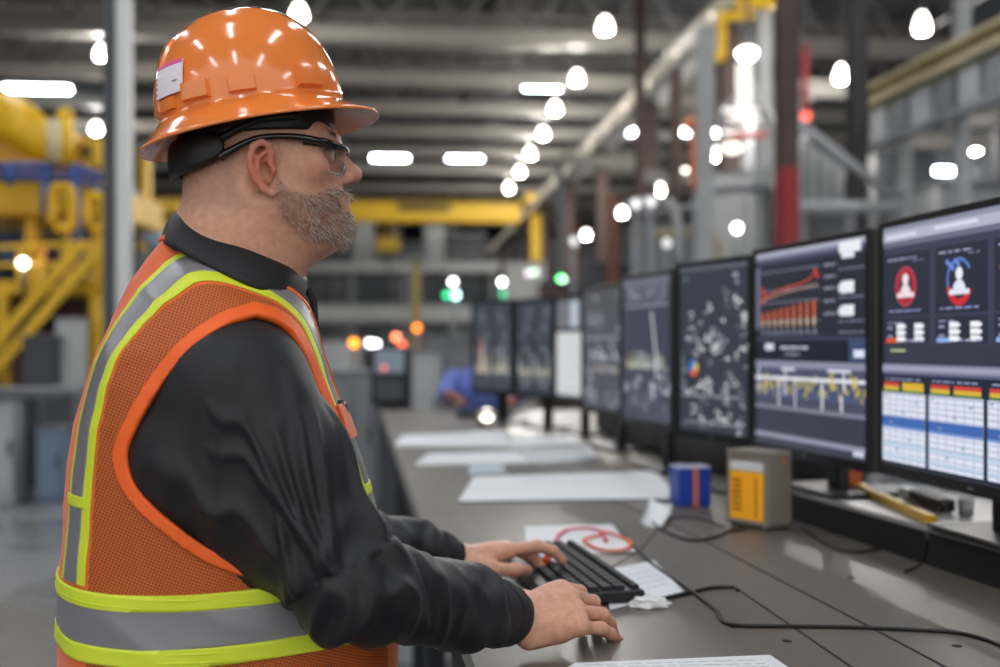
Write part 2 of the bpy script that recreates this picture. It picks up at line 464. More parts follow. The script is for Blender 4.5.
def build_skin(m):
    nt = m.node_tree; b = nt.nodes['Principled BSDF']
    tc = nt.nodes.new('ShaderNodeTexCoord')
    n = nt.nodes.new('ShaderNodeTexNoise'); n.inputs['Scale'].default_value = 110; n.inputs['Detail'].default_value = 5; nt.links.new(tc.outputs['Object'], n.inputs[0])
    r = nt.nodes.new('ShaderNodeValToRGB'); r.color_ramp.elements[0].position = .35; r.color_ramp.elements[1].position = .68
    r.color_ramp.elements[0].color = (*H('#c69379'), 1); r.color_ramp.elements[1].color = (*H('#d4a188'), 1); nt.links.new(n.outputs['Fac'], r.inputs[0])
    prev = r.outputs[0]
    for nm, c in (('red', '#c0654f'), ('beard', '#6a4a3a'), ('hair', '#7e5b47')):
        at = nt.nodes.new('ShaderNodeAttribute'); at.attribute_name = nm
        mx = nt.nodes.new('ShaderNodeMix'); mx.data_type = 'RGBA'; nt.links.new(at.outputs['Fac'], mx.inputs[0]); nt.links.new(prev, mx.inputs[6]); mx.inputs[7].default_value = (*H(c), 1); prev = mx.outputs[2]
    nt.links.new(prev, b.inputs['Base Color']); b.inputs['Roughness'].default_value = .46; b.inputs['Subsurface Weight'].default_value = .12
    b.inputs['Subsurface Radius'].default_value = (1, .35, .2); b.inputs['Subsurface Scale'].default_value = .004
    n2 = nt.nodes.new('ShaderNodeTexNoise'); n2.inputs['Scale'].default_value = 420; n2.inputs['Detail'].default_value = 3; nt.links.new(tc.outputs['Object'], n2.inputs[0])
    bp = nt.nodes.new('ShaderNodeBump'); bp.inputs['Strength'].default_value = .28; bp.inputs['Distance'].default_value = .0012; nt.links.new(n2.outputs['Fac'], bp.inputs['Height']); nt.links.new(bp.outputs[0], b.inputs['Normal'])
build_skin(skin)
for nm, arr in (('red', red*.75), ('beard', bm_*.42), ('hair', hair_m*.45)):
    a = me.attributes.new(nm, 'FLOAT', 'POINT'); a.data.foreach_set('value', arr.astype(np.float32))
man = link('person', me, skin, smooth=True)
man.location = BO; man.rotation_euler = (0, 0, BYAW)
tag(man, 'bearded man in orange hard hat and safety vest typing at the keyboard', 'person')
def pchild(name, V, Fc, m, parent=man, smooth=True):
    return link(name, rawmesh(V, Fc, name), m, parent, smooth, keep=False)
class PB(MB):                                          # a mesh builder in the man's own frame
    def build(s, name, m, parent=man):
        me = rawmesh(s.v, s.f, name); o = link(name, me, m, parent, smooth=False, keep=False)
        me.polygons.foreach_set('material_index', s.mi); me.polygons.foreach_set('use_smooth', s.sm)
        bm = bmesh.new(); bm.from_mesh(me); bmesh.ops.recalc_face_normals(bm, faces=bm.faces[:]); bm.to_mesh(me); bm.free()
        return o
# ---- eyes
m_eye = mat('eye_white', '#d8cfc6', .2); m_iris = mat('eye_iris', '#3b2a1e', .15)
for s in (-1, 1):
    b = PB(); b.lathe(hl((.0752, .033*s, .0118)), [(.0118*math.sin(t), -.0118*math.cos(t)) for t in np.linspace(.05, PI-.05, 12)], 16)
    b.cur = 1; b.lathe(hl((.0845, .033*s, .0118)), [(.0001, .003), (.004, .0022), (.0055, 0)], 14, R=HR.to_3x3() @ Matrix.Rotation(PI/2, 3, 'Y'))
    b.build('eye', [m_eye, m_iris])
# ---- fingernails
m_nail = mat('nail', '#d9a690', .25)
for M, pt, d, r in NAILS:
    S2 = SDF(); up = Vector((0, 0, 1)); side = up.cross(d).normalized(); upn = d.cross(side)
    R = Matrix((d, side, upn)).transposed()
    b = PB(); c = M @ (pt+upn*(r*.80)); Rw = M.to_3x3() @ R; Vn = []
    for i in range(7):
        for j in range(7):
            u = -1+2*i/6; v = -1+2*j/6; k = 1-.18*abs(u)**3
            Vn.append(c+Rw @ Vector((u*.0058, v*.0050*k, .0016-v*v*.0026-max(0, u)**2*.0008)))
    b.add(Vn, [(i*7+j, i*7+j+1, i*7+j+8, i*7+j+7) for i in range(6) for j in range(6)], True)
    o = b.build('fingernail', m_nail)
    o.modifiers.new('s', 'SOLIDIFY').thickness = .0008
# ---- beard and cropped hair: single short strands standing on the skin
def strands(name, mask, n, ln, mats, wt, down, wild, w0):
    Nn = vnormals(V, Q); p = mask**1.2; p = p/p.sum(); ids = rng.choice(len(V), n, p=p); b = PB()
    hx = np.array(HR)[:3, 0]
    for i in ids:
        nrm = Vector(Nn[i]); base = Vector(V[i])+Vector(rng.normal(0, .0008, 3))
        hd = hv[i]
        flow = Vector((0, 0, -1))*down+Vector(hx)*(.15+.35*(hd[0] > .05))+Vector(rng.normal(0, wild, 3))
        d = (nrm*.55+flow).normalized(); l = ln*(.6+.8*rng.random())*(.75+.5*(hd[0] > .05)); w = w0*(.7+.6*rng.random())
        a = nrm.cross(d); a = a.normalized() if a.length > 1e-6 else Vector((1, 0, 0)); c = d.cross(a)
        mid = base+d*l*.55+nrm*.0006; tip = base+d*l+flow*l*.25
        b.cur = int(rng.choice(len(mats), p=wt))
        R = [base+a*w, base-a*w*.5+c*w*.8, base-a*w*.5-c*w*.8]; R2 = [mid+a*w*.7, mid-a*w*.35+c*w*.55, mid-a*w*.35-c*w*.55]
        b.add(R+R2+[tip], [(0, 1, 4, 3), (1, 2, 5, 4), (2, 0, 3, 5), (3, 4, 6), (4, 5, 6), (5, 3, 6)], True)
    return b.build(name, mats)
hb = [mat('beard_brown', '#6b4a36', .5), mat('beard_sand', '#b59a84', .5), mat('beard_grey', '#e6ded6', .5)]
strands('beard', bm_*(.35+.65*sm(.0, .05, hv[:, 0])), 3600, .0068, hb, [.26, .30, .44], .75, .34, .00028)
strands('cropped_hair', hair_m, 2600, .0016, [mat('hair_dark', '#4b372b', .6)], [1], .4, .2, .00020)
# brows
eb = PB()
for s in (-1, 1):
    for k in range(90):
        t = rng.random(); base = hl((.088-.020*t*t, (.014+.036*t)*s, .036+.004*math.sin(t*PI)+rng.normal(0, .0016)))
        d = Vector((0, s*.8, .3)); eb.tube([base+Vector((.001, 0, 0)), base+d*.006], [.0004, .0001], 4)
eb.build('eyebrow', hb[0])
# ================================================================ his clothes
m_shirt = mat('black_twill', '#141519', .50, bump=.2, bscale=900, spec=.45, sheen=.04)
m_orange = mat('orange_polyester', '#e3631d', .6, bump=.12, bscale=260, sheen=.2)
m_trim = mat('orange_binding', '#f0641f', .5, bump=.1, bscale=500)
m_lime = mat('lime_tape', '#d3e236', .45, bump=.15, bscale=600)
m_grey = mat('reflective_tape', '#8a898d', .30, metal=.3, bump=.10, bscale=700)
m_dark = mat('dark_zip', '#23242b', .5)
def mesh_fabric():
    m = bpy.data.materials.new('orange_mesh_fabric'); m.use_nodes = True; nt = m.node_tree; b = nt.nodes['Principled BSDF']
    tc = nt.nodes.new('ShaderNodeTexCoord'); out = []
    mp = nt.nodes.new('ShaderNodeMapping'); mp.inputs['Rotation'].default_value = (0, math.radians(24), 0); nt.links.new(tc.outputs['Object'], mp.inputs[0])
    sx = nt.nodes.new('ShaderNodeSeparateXYZ'); nt.links.new(mp.outputs[0], sx.inputs[0])
    def wave(sock, k):
        a = nt.nodes.new('ShaderNodeMath'); a.operation = 'MULTIPLY'; a.inputs[1].default_value = k; nt.links.new(sock, a.inputs[0])
        c = nt.nodes.new('ShaderNodeMath'); c.operation = 'SINE'; nt.links.new(a.outputs[0], c.inputs[0]); return c.outputs[0]
    w1 = wave(sx.outputs[0], 2*PI/.0050); w2 = wave(sx.outputs[2], 2*PI/.0050)
    mu = nt.nodes.new('ShaderNodeMath'); mu.operation = 'MULTIPLY'; nt.links.new(w1, mu.inputs[0]); nt.links.new(w2, mu.inputs[1])
    mr = nt.nodes.new('ShaderNodeMapRange'); mr.inputs[1].default_value = -.2; mr.inputs[2].default_value = .5; nt.links.new(mu.outputs[0], mr.inputs[0])
    mx = nt.nodes.new('ShaderNodeMix'); mx.data_type = 'RGBA'; nt.links.new(mr.outputs[0], mx.inputs[0]); mx.inputs[6].default_value = (*H('#c9621f'), 1); mx.inputs[7].default_value = (*H('#7a3510'), 1)
    nt.links.new(mx.outputs[2], b.inputs['Base Color']); b.inputs['Roughness'].default_value = .62
    bp = nt.nodes.new('ShaderNodeBump'); bp.inputs['Strength'].default_value = .5; bp.inputs['Distance'].default_value = -.001; nt.links.new(mr.outputs[0], bp.inputs['Height']); nt.links.new(bp.outputs[0], b.inputs['Normal'])
    return m
m_mesh = mesh_fabric()
def fbm(p, o=3):
    v = 0; a = 1
    for _ in range(o): v += a*mnoise.noise(p); p = p*2.03; a *= .5
    return v
def ridge(x): return 1-abs(x)*2
# ---- vest body
VS = SDF(); VS.fn(torso(.0, .955, 1.62), TC, TR)
for s in (-1, 1): VS.rc((-.035, .090*s, 1.480), (-.005, .155*s, 1.420), .030, .040, .06)
Vv, Qv = VS.mesh((-.30, -.30, .94), (.30, .30, 1.62), .0046)
Nv = vnormals(Vv, Qv); d = np.zeros(len(Vv))
for i, p in enumerate(Vv):
    q = Vector(p)
    d[i] = .0045*fbm(Vector((q.x*7+q.y*7, q.y*3, q.z*3.2+3)), 2) + .0022*ridge(mnoise.noise(Vector((q.x*12+q.z*9, q.y*9, q.z*12))))
Vv = Vv+Nv*d[:, None]; Tv = q2t(Qv); Nv = vnormals(Vv, Qv)
# arm opening, read off the photograph's near side
AP = [(255, 317, -.170), (222, 328, -.168), (186, 354, -.160), (156, 392, -.150), (136, 428, -.142), (128, 455, -.140), (138, 485, -.145), (168, 515, -.155), (215, 548, -.17),
      (270, 566, -.18), (318, 560, -.16), (340, 525, -.14), (340, 480, -.13), (327, 430, -.13), (310, 385, -.135), (292, 342, -.15), (275, 324, -.165)]
ap = [L(*a) for a in AP]; ap = spline(ap+[ap[0]], 6)[:-1]; A2 = np.array([(p.x, p.z) for p in ap])
def poly_sd(x, z, A):
    d = np.full(len(x), 9.0); ins = np.zeros(len(x), bool); n = len(A)
    for i in range(n):
        a = A[i]; b = A[(i+1) % n]; e = b-a; w0 = x-a[0]; w1 = z-a[1]; t = np.clip((w0*e[0]+w1*e[1])/(e@e), 0, 1)
        d = np.minimum(d, np.hypot(w0-t*e[0], w1-t*e[1]))
        c = ((a[1] <= z) & (b[1] > z)) | ((b[1] <= z) & (a[1] > z))
        xi = a[0]+(z-a[1])/(e[1] if abs(e[1]) > 1e-9 else 1e-9)*e[0]; ins ^= c & (x < xi)
    return np.where(ins, -d, d)
def g_arm(V): return np.where(np.abs(V[:, 1]) > .065, poly_sd(V[:, 0], V[:, 2], A2), .3)
xm = lambda z: (np.interp(z, tz, txb)+np.interp(z, tz, txf))/2
def g_neck(V):
    front = 1.30+np.abs(V[:, 1])*2.35-V[:, 2]
    back = 1.572-V[:, 2]+np.maximum(np.abs(V[:, 1])-.06, 0)*1.5
    t = np.clip((V[:, 0]-xm(V[:, 2])+.02)/.05, 0, 1); return back*(1-t)+np.minimum(front, back)*t
def seq(V, N, T, *gs):
    for g in gs: V, N, T = clip(V, N, T, g(V))
    return V, N, T
base = seq(Vv, Nv, Tv, g_neck, g_arm, lambda V: V[:, 2]-.962)
vest = thing('safety_vest', None, None); vest.parent = man
def sub(name, geo, t0, t1, m, parent=None):
    if len(geo[2]) == 0: return None
    V2, T2 = shell(*geo, t0, t1); return pchild(name, V2, T2, m, parent or vest)
side = lambda V: np.abs(V[:, 1])-.130
upper = lambda V: V[:, 2]-1.150
mp1 = seq(*base, side, upper); sub('mesh_panel', mp1, -.0015, .0, m_mesh)
mp2 = seq(*base, side, lambda V: 1.152-V[:, 2]); sub('lower_panel', mp2, -.0015, .0, m_mesh)
sub('fabric', seq(*base, lambda V: .131-np.abs(V[:, 1])), -.0015, .0002, m_orange)
for s in (-1, 1):
    sd = lambda V: V[:, 1]*s
    def band(a, b): return lambda V: np.minimum(V[:, 1]*s-a, b-V[:, 1]*s)
    zz = lambda V: V[:, 2]-1.157
    sub('shoulder_stripe', seq(*base, band(.074, .112), zz), .0004, .0024, m_grey)
    sub('stripe_edging', seq(*base, band(.0625, .0745), zz), .0003, .0020, m_lime)
    sub('stripe_edging', seq(*base, band(.1115, .1270), zz), .0003, .0020, m_lime)
    for fs in (-1, 1): sub('cross_tape', seq(*base, band(.060, .118), lambda V: np.minimum(V[:, 2]-1.243, 1.256-V[:, 2]), lambda V: (V[:, 0]-xm(V[:, 2]))*fs), .002, .0034, m_lime)
    sub('arm_binding', seq(*base, sd, lambda V: .0125-g_arm(V)), -.003, .0062, m_trim)
    # pocket on the chest with pens
    sub('chest_pocket', seq(*base, band(.050, .128), lambda V: np.minimum(V[:, 2]-1.312, 1.355-V[:, 2]), lambda V: V[:, 0]-xm(V[:, 2])), .0026, .007, m_orange)
zb_ = lambda a, b: (lambda V: np.minimum(V[:, 2]-a-.004*np.sin(V[:, 0]*9), b+.004*np.sin(V[:, 0]*9)-V[:, 2]))
sub('waist_stripe', seq(*base, zb_(1.096, 1.140)), .0004, .0026, m_grey)
sub('waist_edging', seq(*base, zb_(1.139, 1.157)), .0004, .0036, m_lime)
sub('waist_edging', seq(*base, zb_(1.077, 1.097)), .0004, .0036, m_lime)
for zc in (1.1445, 1.1515, 1.0822, 1.0912):                                   # the stitched ribs of the lime tape
    sub('stitch_rib', seq(*base, zb_(zc-.0011, zc+.0011)), .003, .0044, m_lime)
sub('neck_binding', seq(*base, lambda V: .012-g_neck(V)), -.002, .0036, m_trim)
sub('zip', seq(*base, lambda V: .009-np.abs(V[:, 1]), lambda V: V[:, 0]-xm(V[:, 2])), .001, .0035, m_dark)
b = PB()
for k, (px, py) in enumerate(((344, 404), (340, 400))):
    a = L(px, py, -.075-.015*k); b.tube([a+Vector((.0, 0, .0)), a+Vector((.016, 0, -.10))], .0045, 8)
b.build('pen', m_dark, vest)
# ---- shirt: trunk and sleeves
SH = SDF(); SH.fn(torso(-.011, .955, 1.60), TC, TR); SH.rc(nk0, (L(240, 300, 0).x-.015, 0, 1.50), .071, .081, .03)
for S_, E_, W_, s in ((SR, ER, WR, -1), (SLf, EL, WL, 1)):
    S1 = S_+Vector((.004, 0, -.010)); S2 = S_+Vector((-.046, -.008*s, -.080))
    SH.rc(S1, E_+Vector((.004, 0, .006)), .064, .050, .04); SH.rc(S2, E_+Vector((-.012, 0, -.004)), .058, .046, .05)
    SH.rc(S_+Vector((-.004, 0, -.004)), S_*.6+E_*.4, .077, .066, .03)
    SH.rc(E_, E_*.35+W_*.65, .056, .050, .03); SH.rc(E_*.35+W_*.65, W_+(W_-E_)*.08, .050, .038, .02)
Vs, Qs = SH.mesh((-.30, -.36, .94), (.62, .34, 1.62), .0036)
Ns = vnormals(Vs, Qs); ds = np.zeros(len(Vs))
def seg(p, a, b):
    ab = b-a; t = (p-a).dot(ab)/ab.length_squared; c = a+ab*max(0, min(1, t)); return t, p-c
FE = {}
for r_, a_, b_ in ((True, SR, ER), (False, SLf, EL)):
    x_ = (b_-a_).normalized(); o_ = Vector((0, -1 if r_ else 1, 0)); FE[r_] = (o_-x_*o_.dot(x_)).normalized()
FOLDS = [(-.55, .9, .08, 1.05, .009, .09), (-.05, .55, .25, 1.1, .009, .075), (.55, -.15, .05, .9, .009, .08), (1.05, -.9, .2, 1.1, .009, .09), (1.45, -.5, .1, .8, .008, .11),
         (-1.05, 1.3, .25, 1.1, .010, .10), (-1.5, .6, .2, 1.0, .010, .11), (.15, .9, .55, 1.2, .009, .08)]
for i, p in enumerate(Vs):
    q = Vector(p); right = q.y < 0
    S_, E_, W_ = (SR, ER, WR) if right else (SLf, EL, WL)
    tu, ru = seg(q, S_, E_); tf, rf = seg(q, E_, W_)
    if ru.length < rf.length*.95:
        w = max(0, min(1, (tu+.1)*3)); ax = (E_-S_).normalized(); s_ = tu
        pr = ru+ax*0
        n1 = fbm(Vector((pr.x*11+s_*1.2, pr.y*11-s_*.8, pr.z*11+s_*1.4)), 2)
        n2 = mnoise.noise(Vector((pr.x*22+s_*4, pr.y*22+5, pr.z*22-s_*2.5)))
        dd = .0040*ridge(n1*.9)*w+.0012*ridge(n2)*w-.004*w
        ph = math.atan2(pr.dot(ax.cross(FE[right])), pr.dot(FE[right]))
        for (p0, sl, t0, t1, am, wd) in FOLDS:
            u_ = (tu-t0)/(t1-t0)
            if 0 < u_ < 1: dd += am*math.sin(PI*u_)**.7*math.exp(-((ph-p0-sl*tu-.25*n1)/wd)**2)
        el = math.exp(-((tu-1)/.22)**2); dd += el*.007*math.sin(tu*24+pr.z*40+3*n1)
    else:
        s_ = tf; pr = rf
        n1 = fbm(Vector((pr.x*13+s_*2.6, pr.y*13-s_*2.2, pr.z*13+s_*2.4)), 2)
        n2 = mnoise.noise(Vector((pr.x*20+s_*8, pr.y*20+2, pr.z*20+s_*6)))
        k = max(0, min(1, (1.0-s_)*5)); dd = (.0085*ridge(n1)+.0022*ridge(n2)-.006)*k
        el = math.exp(-(tf/.25)**2); dd += el*.006*math.sin(tf*22+pr.z*40+3*n1)
    if abs(q.y) < .12: dd *= .5
    ds[i] = dd
Vs = Vs+Ns*ds[:, None]; Ns = vnormals(Vs, Qs); Ts = q2t(Qs)
def g_wrist(V):
    g = np.full(len(V), .5)
    for E_, W_ in ((ER, WR), (EL, WL)):
        dr = (W_-E_).normalized(); c = np.array(W_)-np.array(dr)*.012; dd = (c-V)@np.array(dr); near = np.linalg.norm(V-np.array(W_), axis=1) < .11
        g = np.where(near, dd, g)
    return g
def g_snk(V): return 1.585-V[:, 2]-np.maximum(V[:, 0]-xm(V[:, 2])+.03, 0)*.75
sg = seq(Vs, Ns, Ts, g_wrist, g_snk, lambda V: V[:, 2]-.965)
V2, T2 = shell(*sg, -.0016, 0); shirt = pchild('shirt', V2, T2, m_shirt)
for E_, W_ in ((ER, WR), (EL, WL)):                    # cuffs
    dr = (W_-E_).normalized(); R = dr.to_track_quat('Z', 'Y').to_matrix(); b = PB(); n = 40; prof = []
    for (rr, zz_) in ((.0455, -.078), (.0465, -.070), (.0455, -.066), (.0440, -.050), (.0405, -.022), (.0372, -.002), (.0368, .001), (.0345, .000), (.0350, -.03), (.0380, -.060)):
        prof.append((rr, zz_))
    b.lathe(W_, prof, n, R, cap=False)
    b.v = [tuple(Vector(v)+Vector(mnoise.noise_vector(Vector(v)*34))*.0022) for v in b.v]
    o = b.build('cuff', m_shirt, shirt)
    b = PB(); side_v = R @ Vector((0, 1, 0)); c = W_-dr*.018
    out = (Vector((0, -1, .25))-dr*Vector((0, -1, .25)).dot(dr)).normalized()
    b.lathe(c+out*.0392, [(.0001, .0018), (.004, .0022), (.0052, .0012), (.0054, -.001)], 14, out.to_track_quat('Z', 'Y').to_matrix())
    b.build('cuff_button', m_dark, shirt)
# collar: a folded band round the neck, open at the throat
kt = [0, .25, .5, .75, 1.0]
def at(px, py, yl): return L(px, py, yl)
# top edge / bottom edge at back, side and front (x, half width, z)
bt = at(177, 212, 0); bb_ = at(164, 242, 0); st = at(240, 238, -.083); sb = at(240, 281, -.120); ft = at(304, 278, -.026); fb = at(297, 312, -.056)
def ring(t, back, sid, frn, yb):
    # t 0 (back) .. 1 (front tip) on the near side
    pts = [Vector((back.x, 0, back.z)), Vector((back.x*.86+sid.x*.14, yb*.62, back.z*.72+sid.z*.28)), Vector((sid.x, yb, sid.z)), Vector((sid.x*.35+frn.x*.65, yb*.82, sid.z*.4+frn.z*.6)), frn]
    q = spline(pts, 12); return q[min(len(q)-1, int(round(t*(len(q)-1))))]
cv = []; nT = 49; nS = 8
for s in (1, -1):
    rows = []
    for i in range(nT):
        t = i/(nT-1); a = ring(t, bt, st, ft, -.083); c = ring(t, bb_, sb, fb, -.120); r_ = []
        for j in range(nS):
            u = j/(nS-1); p = a.lerp(c, u); o = (p-Vector((nk0.x+.02, 0, p.z))); o = o.normalized()*(.003*math.sin(u*PI)+.004)
            p = p+o; r_.append(Vector((p.x, p.y*s, p.z)))
        for j in range(4):                              # the stand inside the fold
            p = a.lerp(Vector((a.x*.9+nk0.x*.1, a.y*.93, a.z-.032)), (j+1)/4); r_.insert(0, Vector((p.x, p.y*s, p.z)))
        rows.append(r_)
    cv.append(rows)
b = PB(); W_n = nS+4
full = cv[0][::-1]+cv[1][1:]
b.add([p for r_ in full for p in r_], [(i*W_n+j, i*W_n+j+1, (i+1)*W_n+j+1, (i+1)*W_n+j) for i in range(len(full)-1) for j in range(W_n-1)], True)
o = b.build('collar', m_shirt, shirt); md = o.modifiers.new('s', 'SOLIDIFY'); md.thickness = .003; md.offset = -1
b = PB(); pts_ = []
for z in np.linspace(1.505, 1.385, 9): pts_.append(Vector((np.interp(z, tz, txf)+.006-max(0, z-1.49)*.5, 0, z)))
for i in range(8): b.bar(pts_[i], pts_[i+1], .030, .005, up=(1, 0, 0))
b.build('placket', m_shirt, shirt)
# ---- trousers and boots below the frame
TRS = SDF(); TRS.ell((-.01, 0, .93), (.155, .180, .12), 0)
for s in (-1, 1):
    TRS.rc((-.0, .095*s, .90), (.01, .105*s, .50), .098, .070, .05); TRS.rc((.01, .105*s, .50), (-.01, .11*s, .09), .070, .062, .04)
Vt, Qt = TRS.mesh((-.25, -.27, .03), (.25, .27, 1.07), .009)
Nt_ = vnormals(Vt, Qt); Vt = Vt+Nt_*np.array([.006*ridge(fbm(Vector(p)*9, 2)) for p in Vt])[:, None]
pchild('trousers', Vt, Qt, mat('navy_work_cloth', '#20242f', .7, bump=.2, bscale=500))
m_boot = mat('boot_leather', '#2b2119', .45, bump=.15, bscale=200); m_sole = mat('boot_sole', '#15130f', .8)
for s in (-1, 1):
    BT = SDF(); BT.rc((-.015, .11*s, .16), (-.02, .11*s, .07), .058, .050, .02); BT.rc((-.03, .11*s, .055), (.14, .125*s, .048), .046, .042, .03); BT.fn(lambda p: .018-p[:, 2], (0, 0, 0), 9, .004, 'i')
    v_, q_ = BT.mesh((-.12, .0*s-.22 if s < 0 else .02, 0), (.24, -.02 if s < 0 else .24, .24), .006)
    bo = pchild('boot', v_, q_, m_boot)
    b = PB(); out = [(-.082+.0, 0), (-.07, .04), (0, .044), (.09, .05), (.17, .042), (.19, .0), (.17, -.042), (.09, -.046), (0, -.040), (-.07, -.038)]
    b.prism([(x, .112*s+y+.06*max(0, x)*s*.8) for x, y in out], 0.001, .022); b.build('sole', m_sole, bo)
# ================================================================ hard hat and glasses (worn, so they follow the head)
m_hat = mat('orange_shell', '#e8823c', .16, coat=.6, spec=.5)
m_strap = mat('black_strap', '#0d0d10', .45, bump=.1, bscale=300)
m_lbl = mat('sticker_paper', '#e6e0e6', .4); m_pink = mat('sticker_pink', '#e2508f', .4); m_ink = mat('sticker_ink', '#8d8794', .5)
hc = hl((-.015, 0, .066))
TILT = math.radians(9.5); ROLL = math.radians(0)
KM = Matrix.Translation(hc) @ HR @ Matrix.Rotation(-TILT, 4, 'Y') @ Matrix.Rotation(ROLL, 4, 'X')
def k3(p): return KM @ Vector(p)
hatE = thing('hard_hat', 'shiny orange full-brim hard hat with white sticker, on the bearded man', 'hard hat')
hatE.location = PM @ hc
HA, HB, HH = .1165, .100, .132
def dome(t, v, off=0):
    """t angle (0 front), v 0 rim .. 1 top; height fraction follows a flattened dome"""
    ph = v*PI/2; n = 2.25
    rr = max(0, math.cos(ph))**(2/n); zz = math.sin(ph)**(2/n)
    a = HA*(1+.0*math.cos(t)); p = Vector((a*rr*math.cos(t), HB*rr*math.sin(t), HH*zz))
    nn = Vector((p.x/a**2, p.y/HB**2, p.z/HH**2*.9+1e-5)).normalized()
    y = p.y; rg = .0035*math.exp(-(y/.016)**2)*min(1, max(0, zz*3-1.2))                       # crest along the middle
    sd_ = .0016*math.exp(-((abs(y)-.042)/.006)**2)*min(1, max(0, zz*3-1.5))
    return p+nn*(off+rg+sd_), nn
def brim(t, u):
    c = math.cos(t); w = .026+.015*max(0, c)**2+.002*max(0, -c); dr = .024+.006*max(0, -c)-.005*max(0, c)
    r0 = Vector((HA*math.cos(t), HB*math.sin(t), 0)); n = Vector((math.cos(t)/HA, math.sin(t)/HB, 0)).normalized()
    return r0+n*(w*u+.001)+Vector((0, 0, -dr*(u**.85)))
b = PB(); NT = 96; NV = 26
grid = []
for i in range(NV+1):
    v = 1-i/NV; v = v**1.0
    grid.append([k3(dome(2*PI*k/NT, min(v, .985))[0]) for k in range(NT)])
nb_ = 7
for i in range(1, nb_+1): grid.append([k3(brim(2*PI*k/NT, i/nb_)) for k in range(NT)])
grid.append([k3(brim(2*PI*k/NT, 1.02)+Vector((0, 0, -.0035))) for k in range(NT)])           # rolled edge
for i in range(nb_, 0, -1): grid.append([k3(brim(2*PI*k/NT, i/nb_*.97)+Vector((0, 0, -.0035))) for k in range(NT)])
for i in range(NV, -1, -1):
    v = 1-i/NV; grid.append([k3(dome(2*PI*k/NT, min(v, .985), -.0045)[0]) for k in range(NT)])
m_ = len(grid)
b.add([p for r_ in grid for p in r_], [(i*NT+k, i*NT+(k+1) % NT, (i+1)*NT+(k+1) % NT, (i+1)*NT+k) for i in range(m_-1) for k in range(NT)] + [tuple(range(NT)), tuple(reversed(range((m_-1)*NT, m_*NT)))], True)
class HB_(PB):
    def build(s, name, m, parent=None):
        V_ = [PM @ Vector(v) for v in s.v]; mb = MB(); mb.v = V_; mb.f = s.f; mb.mi = s.mi; mb.sm = s.sm
        return mb.build(name, m, parent or hatE)
b.__class__ = HB_; shell_o = b.build('shell', m_hat)
def patch(t0, t1, v0, v1, off0, off1, n=10, taper=0.0, rnd=True):
    b = HB_(); fr = [[None]*(n+1) for _ in range(n+1)]; V_ = []; idx = {}
    def add(p): V_.append(p); return len(V_)-1
    for lay, off in ((0, off0), (1, off1)):
        for i in range(n+1):
            for j in range(n+1):
                tp = taper if lay else 0
                t = t0+(t1-t0)*(tp+(1-2*tp)*i/n); v = v0+(v1-v0)*(tp+(1-2*tp)*j/n)
                idx[lay, i, j] = add(k3(dome(t, v, off)[0]))
    Fc = []
    for i in range(n):
        for j in range(n):
            Fc.append((idx[1, i, j], idx[1, i+1, j], idx[1, i+1, j+1], idx[1, i, j+1])); Fc.append((idx[0, i, j], idx[0, i, j+1], idx[0, i+1, j+1], idx[0, i+1, j]))
        Fc += [(idx[0, i, 0], idx[0, i+1, 0], idx[1, i+1, 0], idx[1, i, 0]), (idx[0, i, n], idx[1, i, n], idx[1, i+1, n], idx[0, i+1, n]),
               (idx[0, 0, i], idx[1, 0, i], idx[1, 0, i+1], idx[0, 0, i+1]), (idx[0, n, i], idx[0, n, i+1], idx[1, n, i+1], idx[1, n, i])]
    b.add(V_, Fc); return b
D = math.radians
for s in (-1, 1):
    patch(D(43)*s, D(62)*s, .035, .150, -.002, .0075, taper=.06).build('accessory_lug', m_hat)
    patch(D(86)*s, D(103)*s, .030, .105, -.002, .0060, taper=.08).build('accessory_lug', m_hat)
    patch(D(113)*s, D(133)*s, .030, .130, -.002, .0075, taper=.08).build('accessory_lug', m_hat)
    for k, tt in enumerate((62, 98)):                  # vents either side of the crest
        b = HB_(); p, nn = dome(D(tt)*s, .745); R = (KM.to_3x3() @ nn.to_track_quat('Z', 'Y').to_matrix())
        b.lathe(k3(p-nn*.001), [(.0001, .0022), (.0022, .0020), (.0034, .0012), (.0036, 0)], 14, R @ Matrix.Diagonal((1.9, 1, 1)))
        b.build('vent', m_dark)
patch(D(158), D(202), .02, .52, -.001, .0035, taper=.04).build('rear_rib', m_hat)
for s in (-1, 1): patch(D(139)*s, D(156)*s, .02, .08, -.001, .0045, taper=.06).build('rear_pad', m_hat)
lb = patch(D(-159), D(-131), .09, .275, .002, .0046, taper=.0).build('sticker', m_lbl); tag(lb, 'white paper sticker')
patch(D(-159), D(-131), .255, .277, .0046, .0052).build('sticker_edge', m_pink, lb)
patch(D(-139), D(-135), .15, .16, .0046, .0051).build('sticker_print', m_ink, lb)
for k in range(5): patch(D(-158.6), D(-156.8), .11+.030*k, .122+.030*k, .0046, .0051, n=2).build('sticker_print', m_ink, lb)
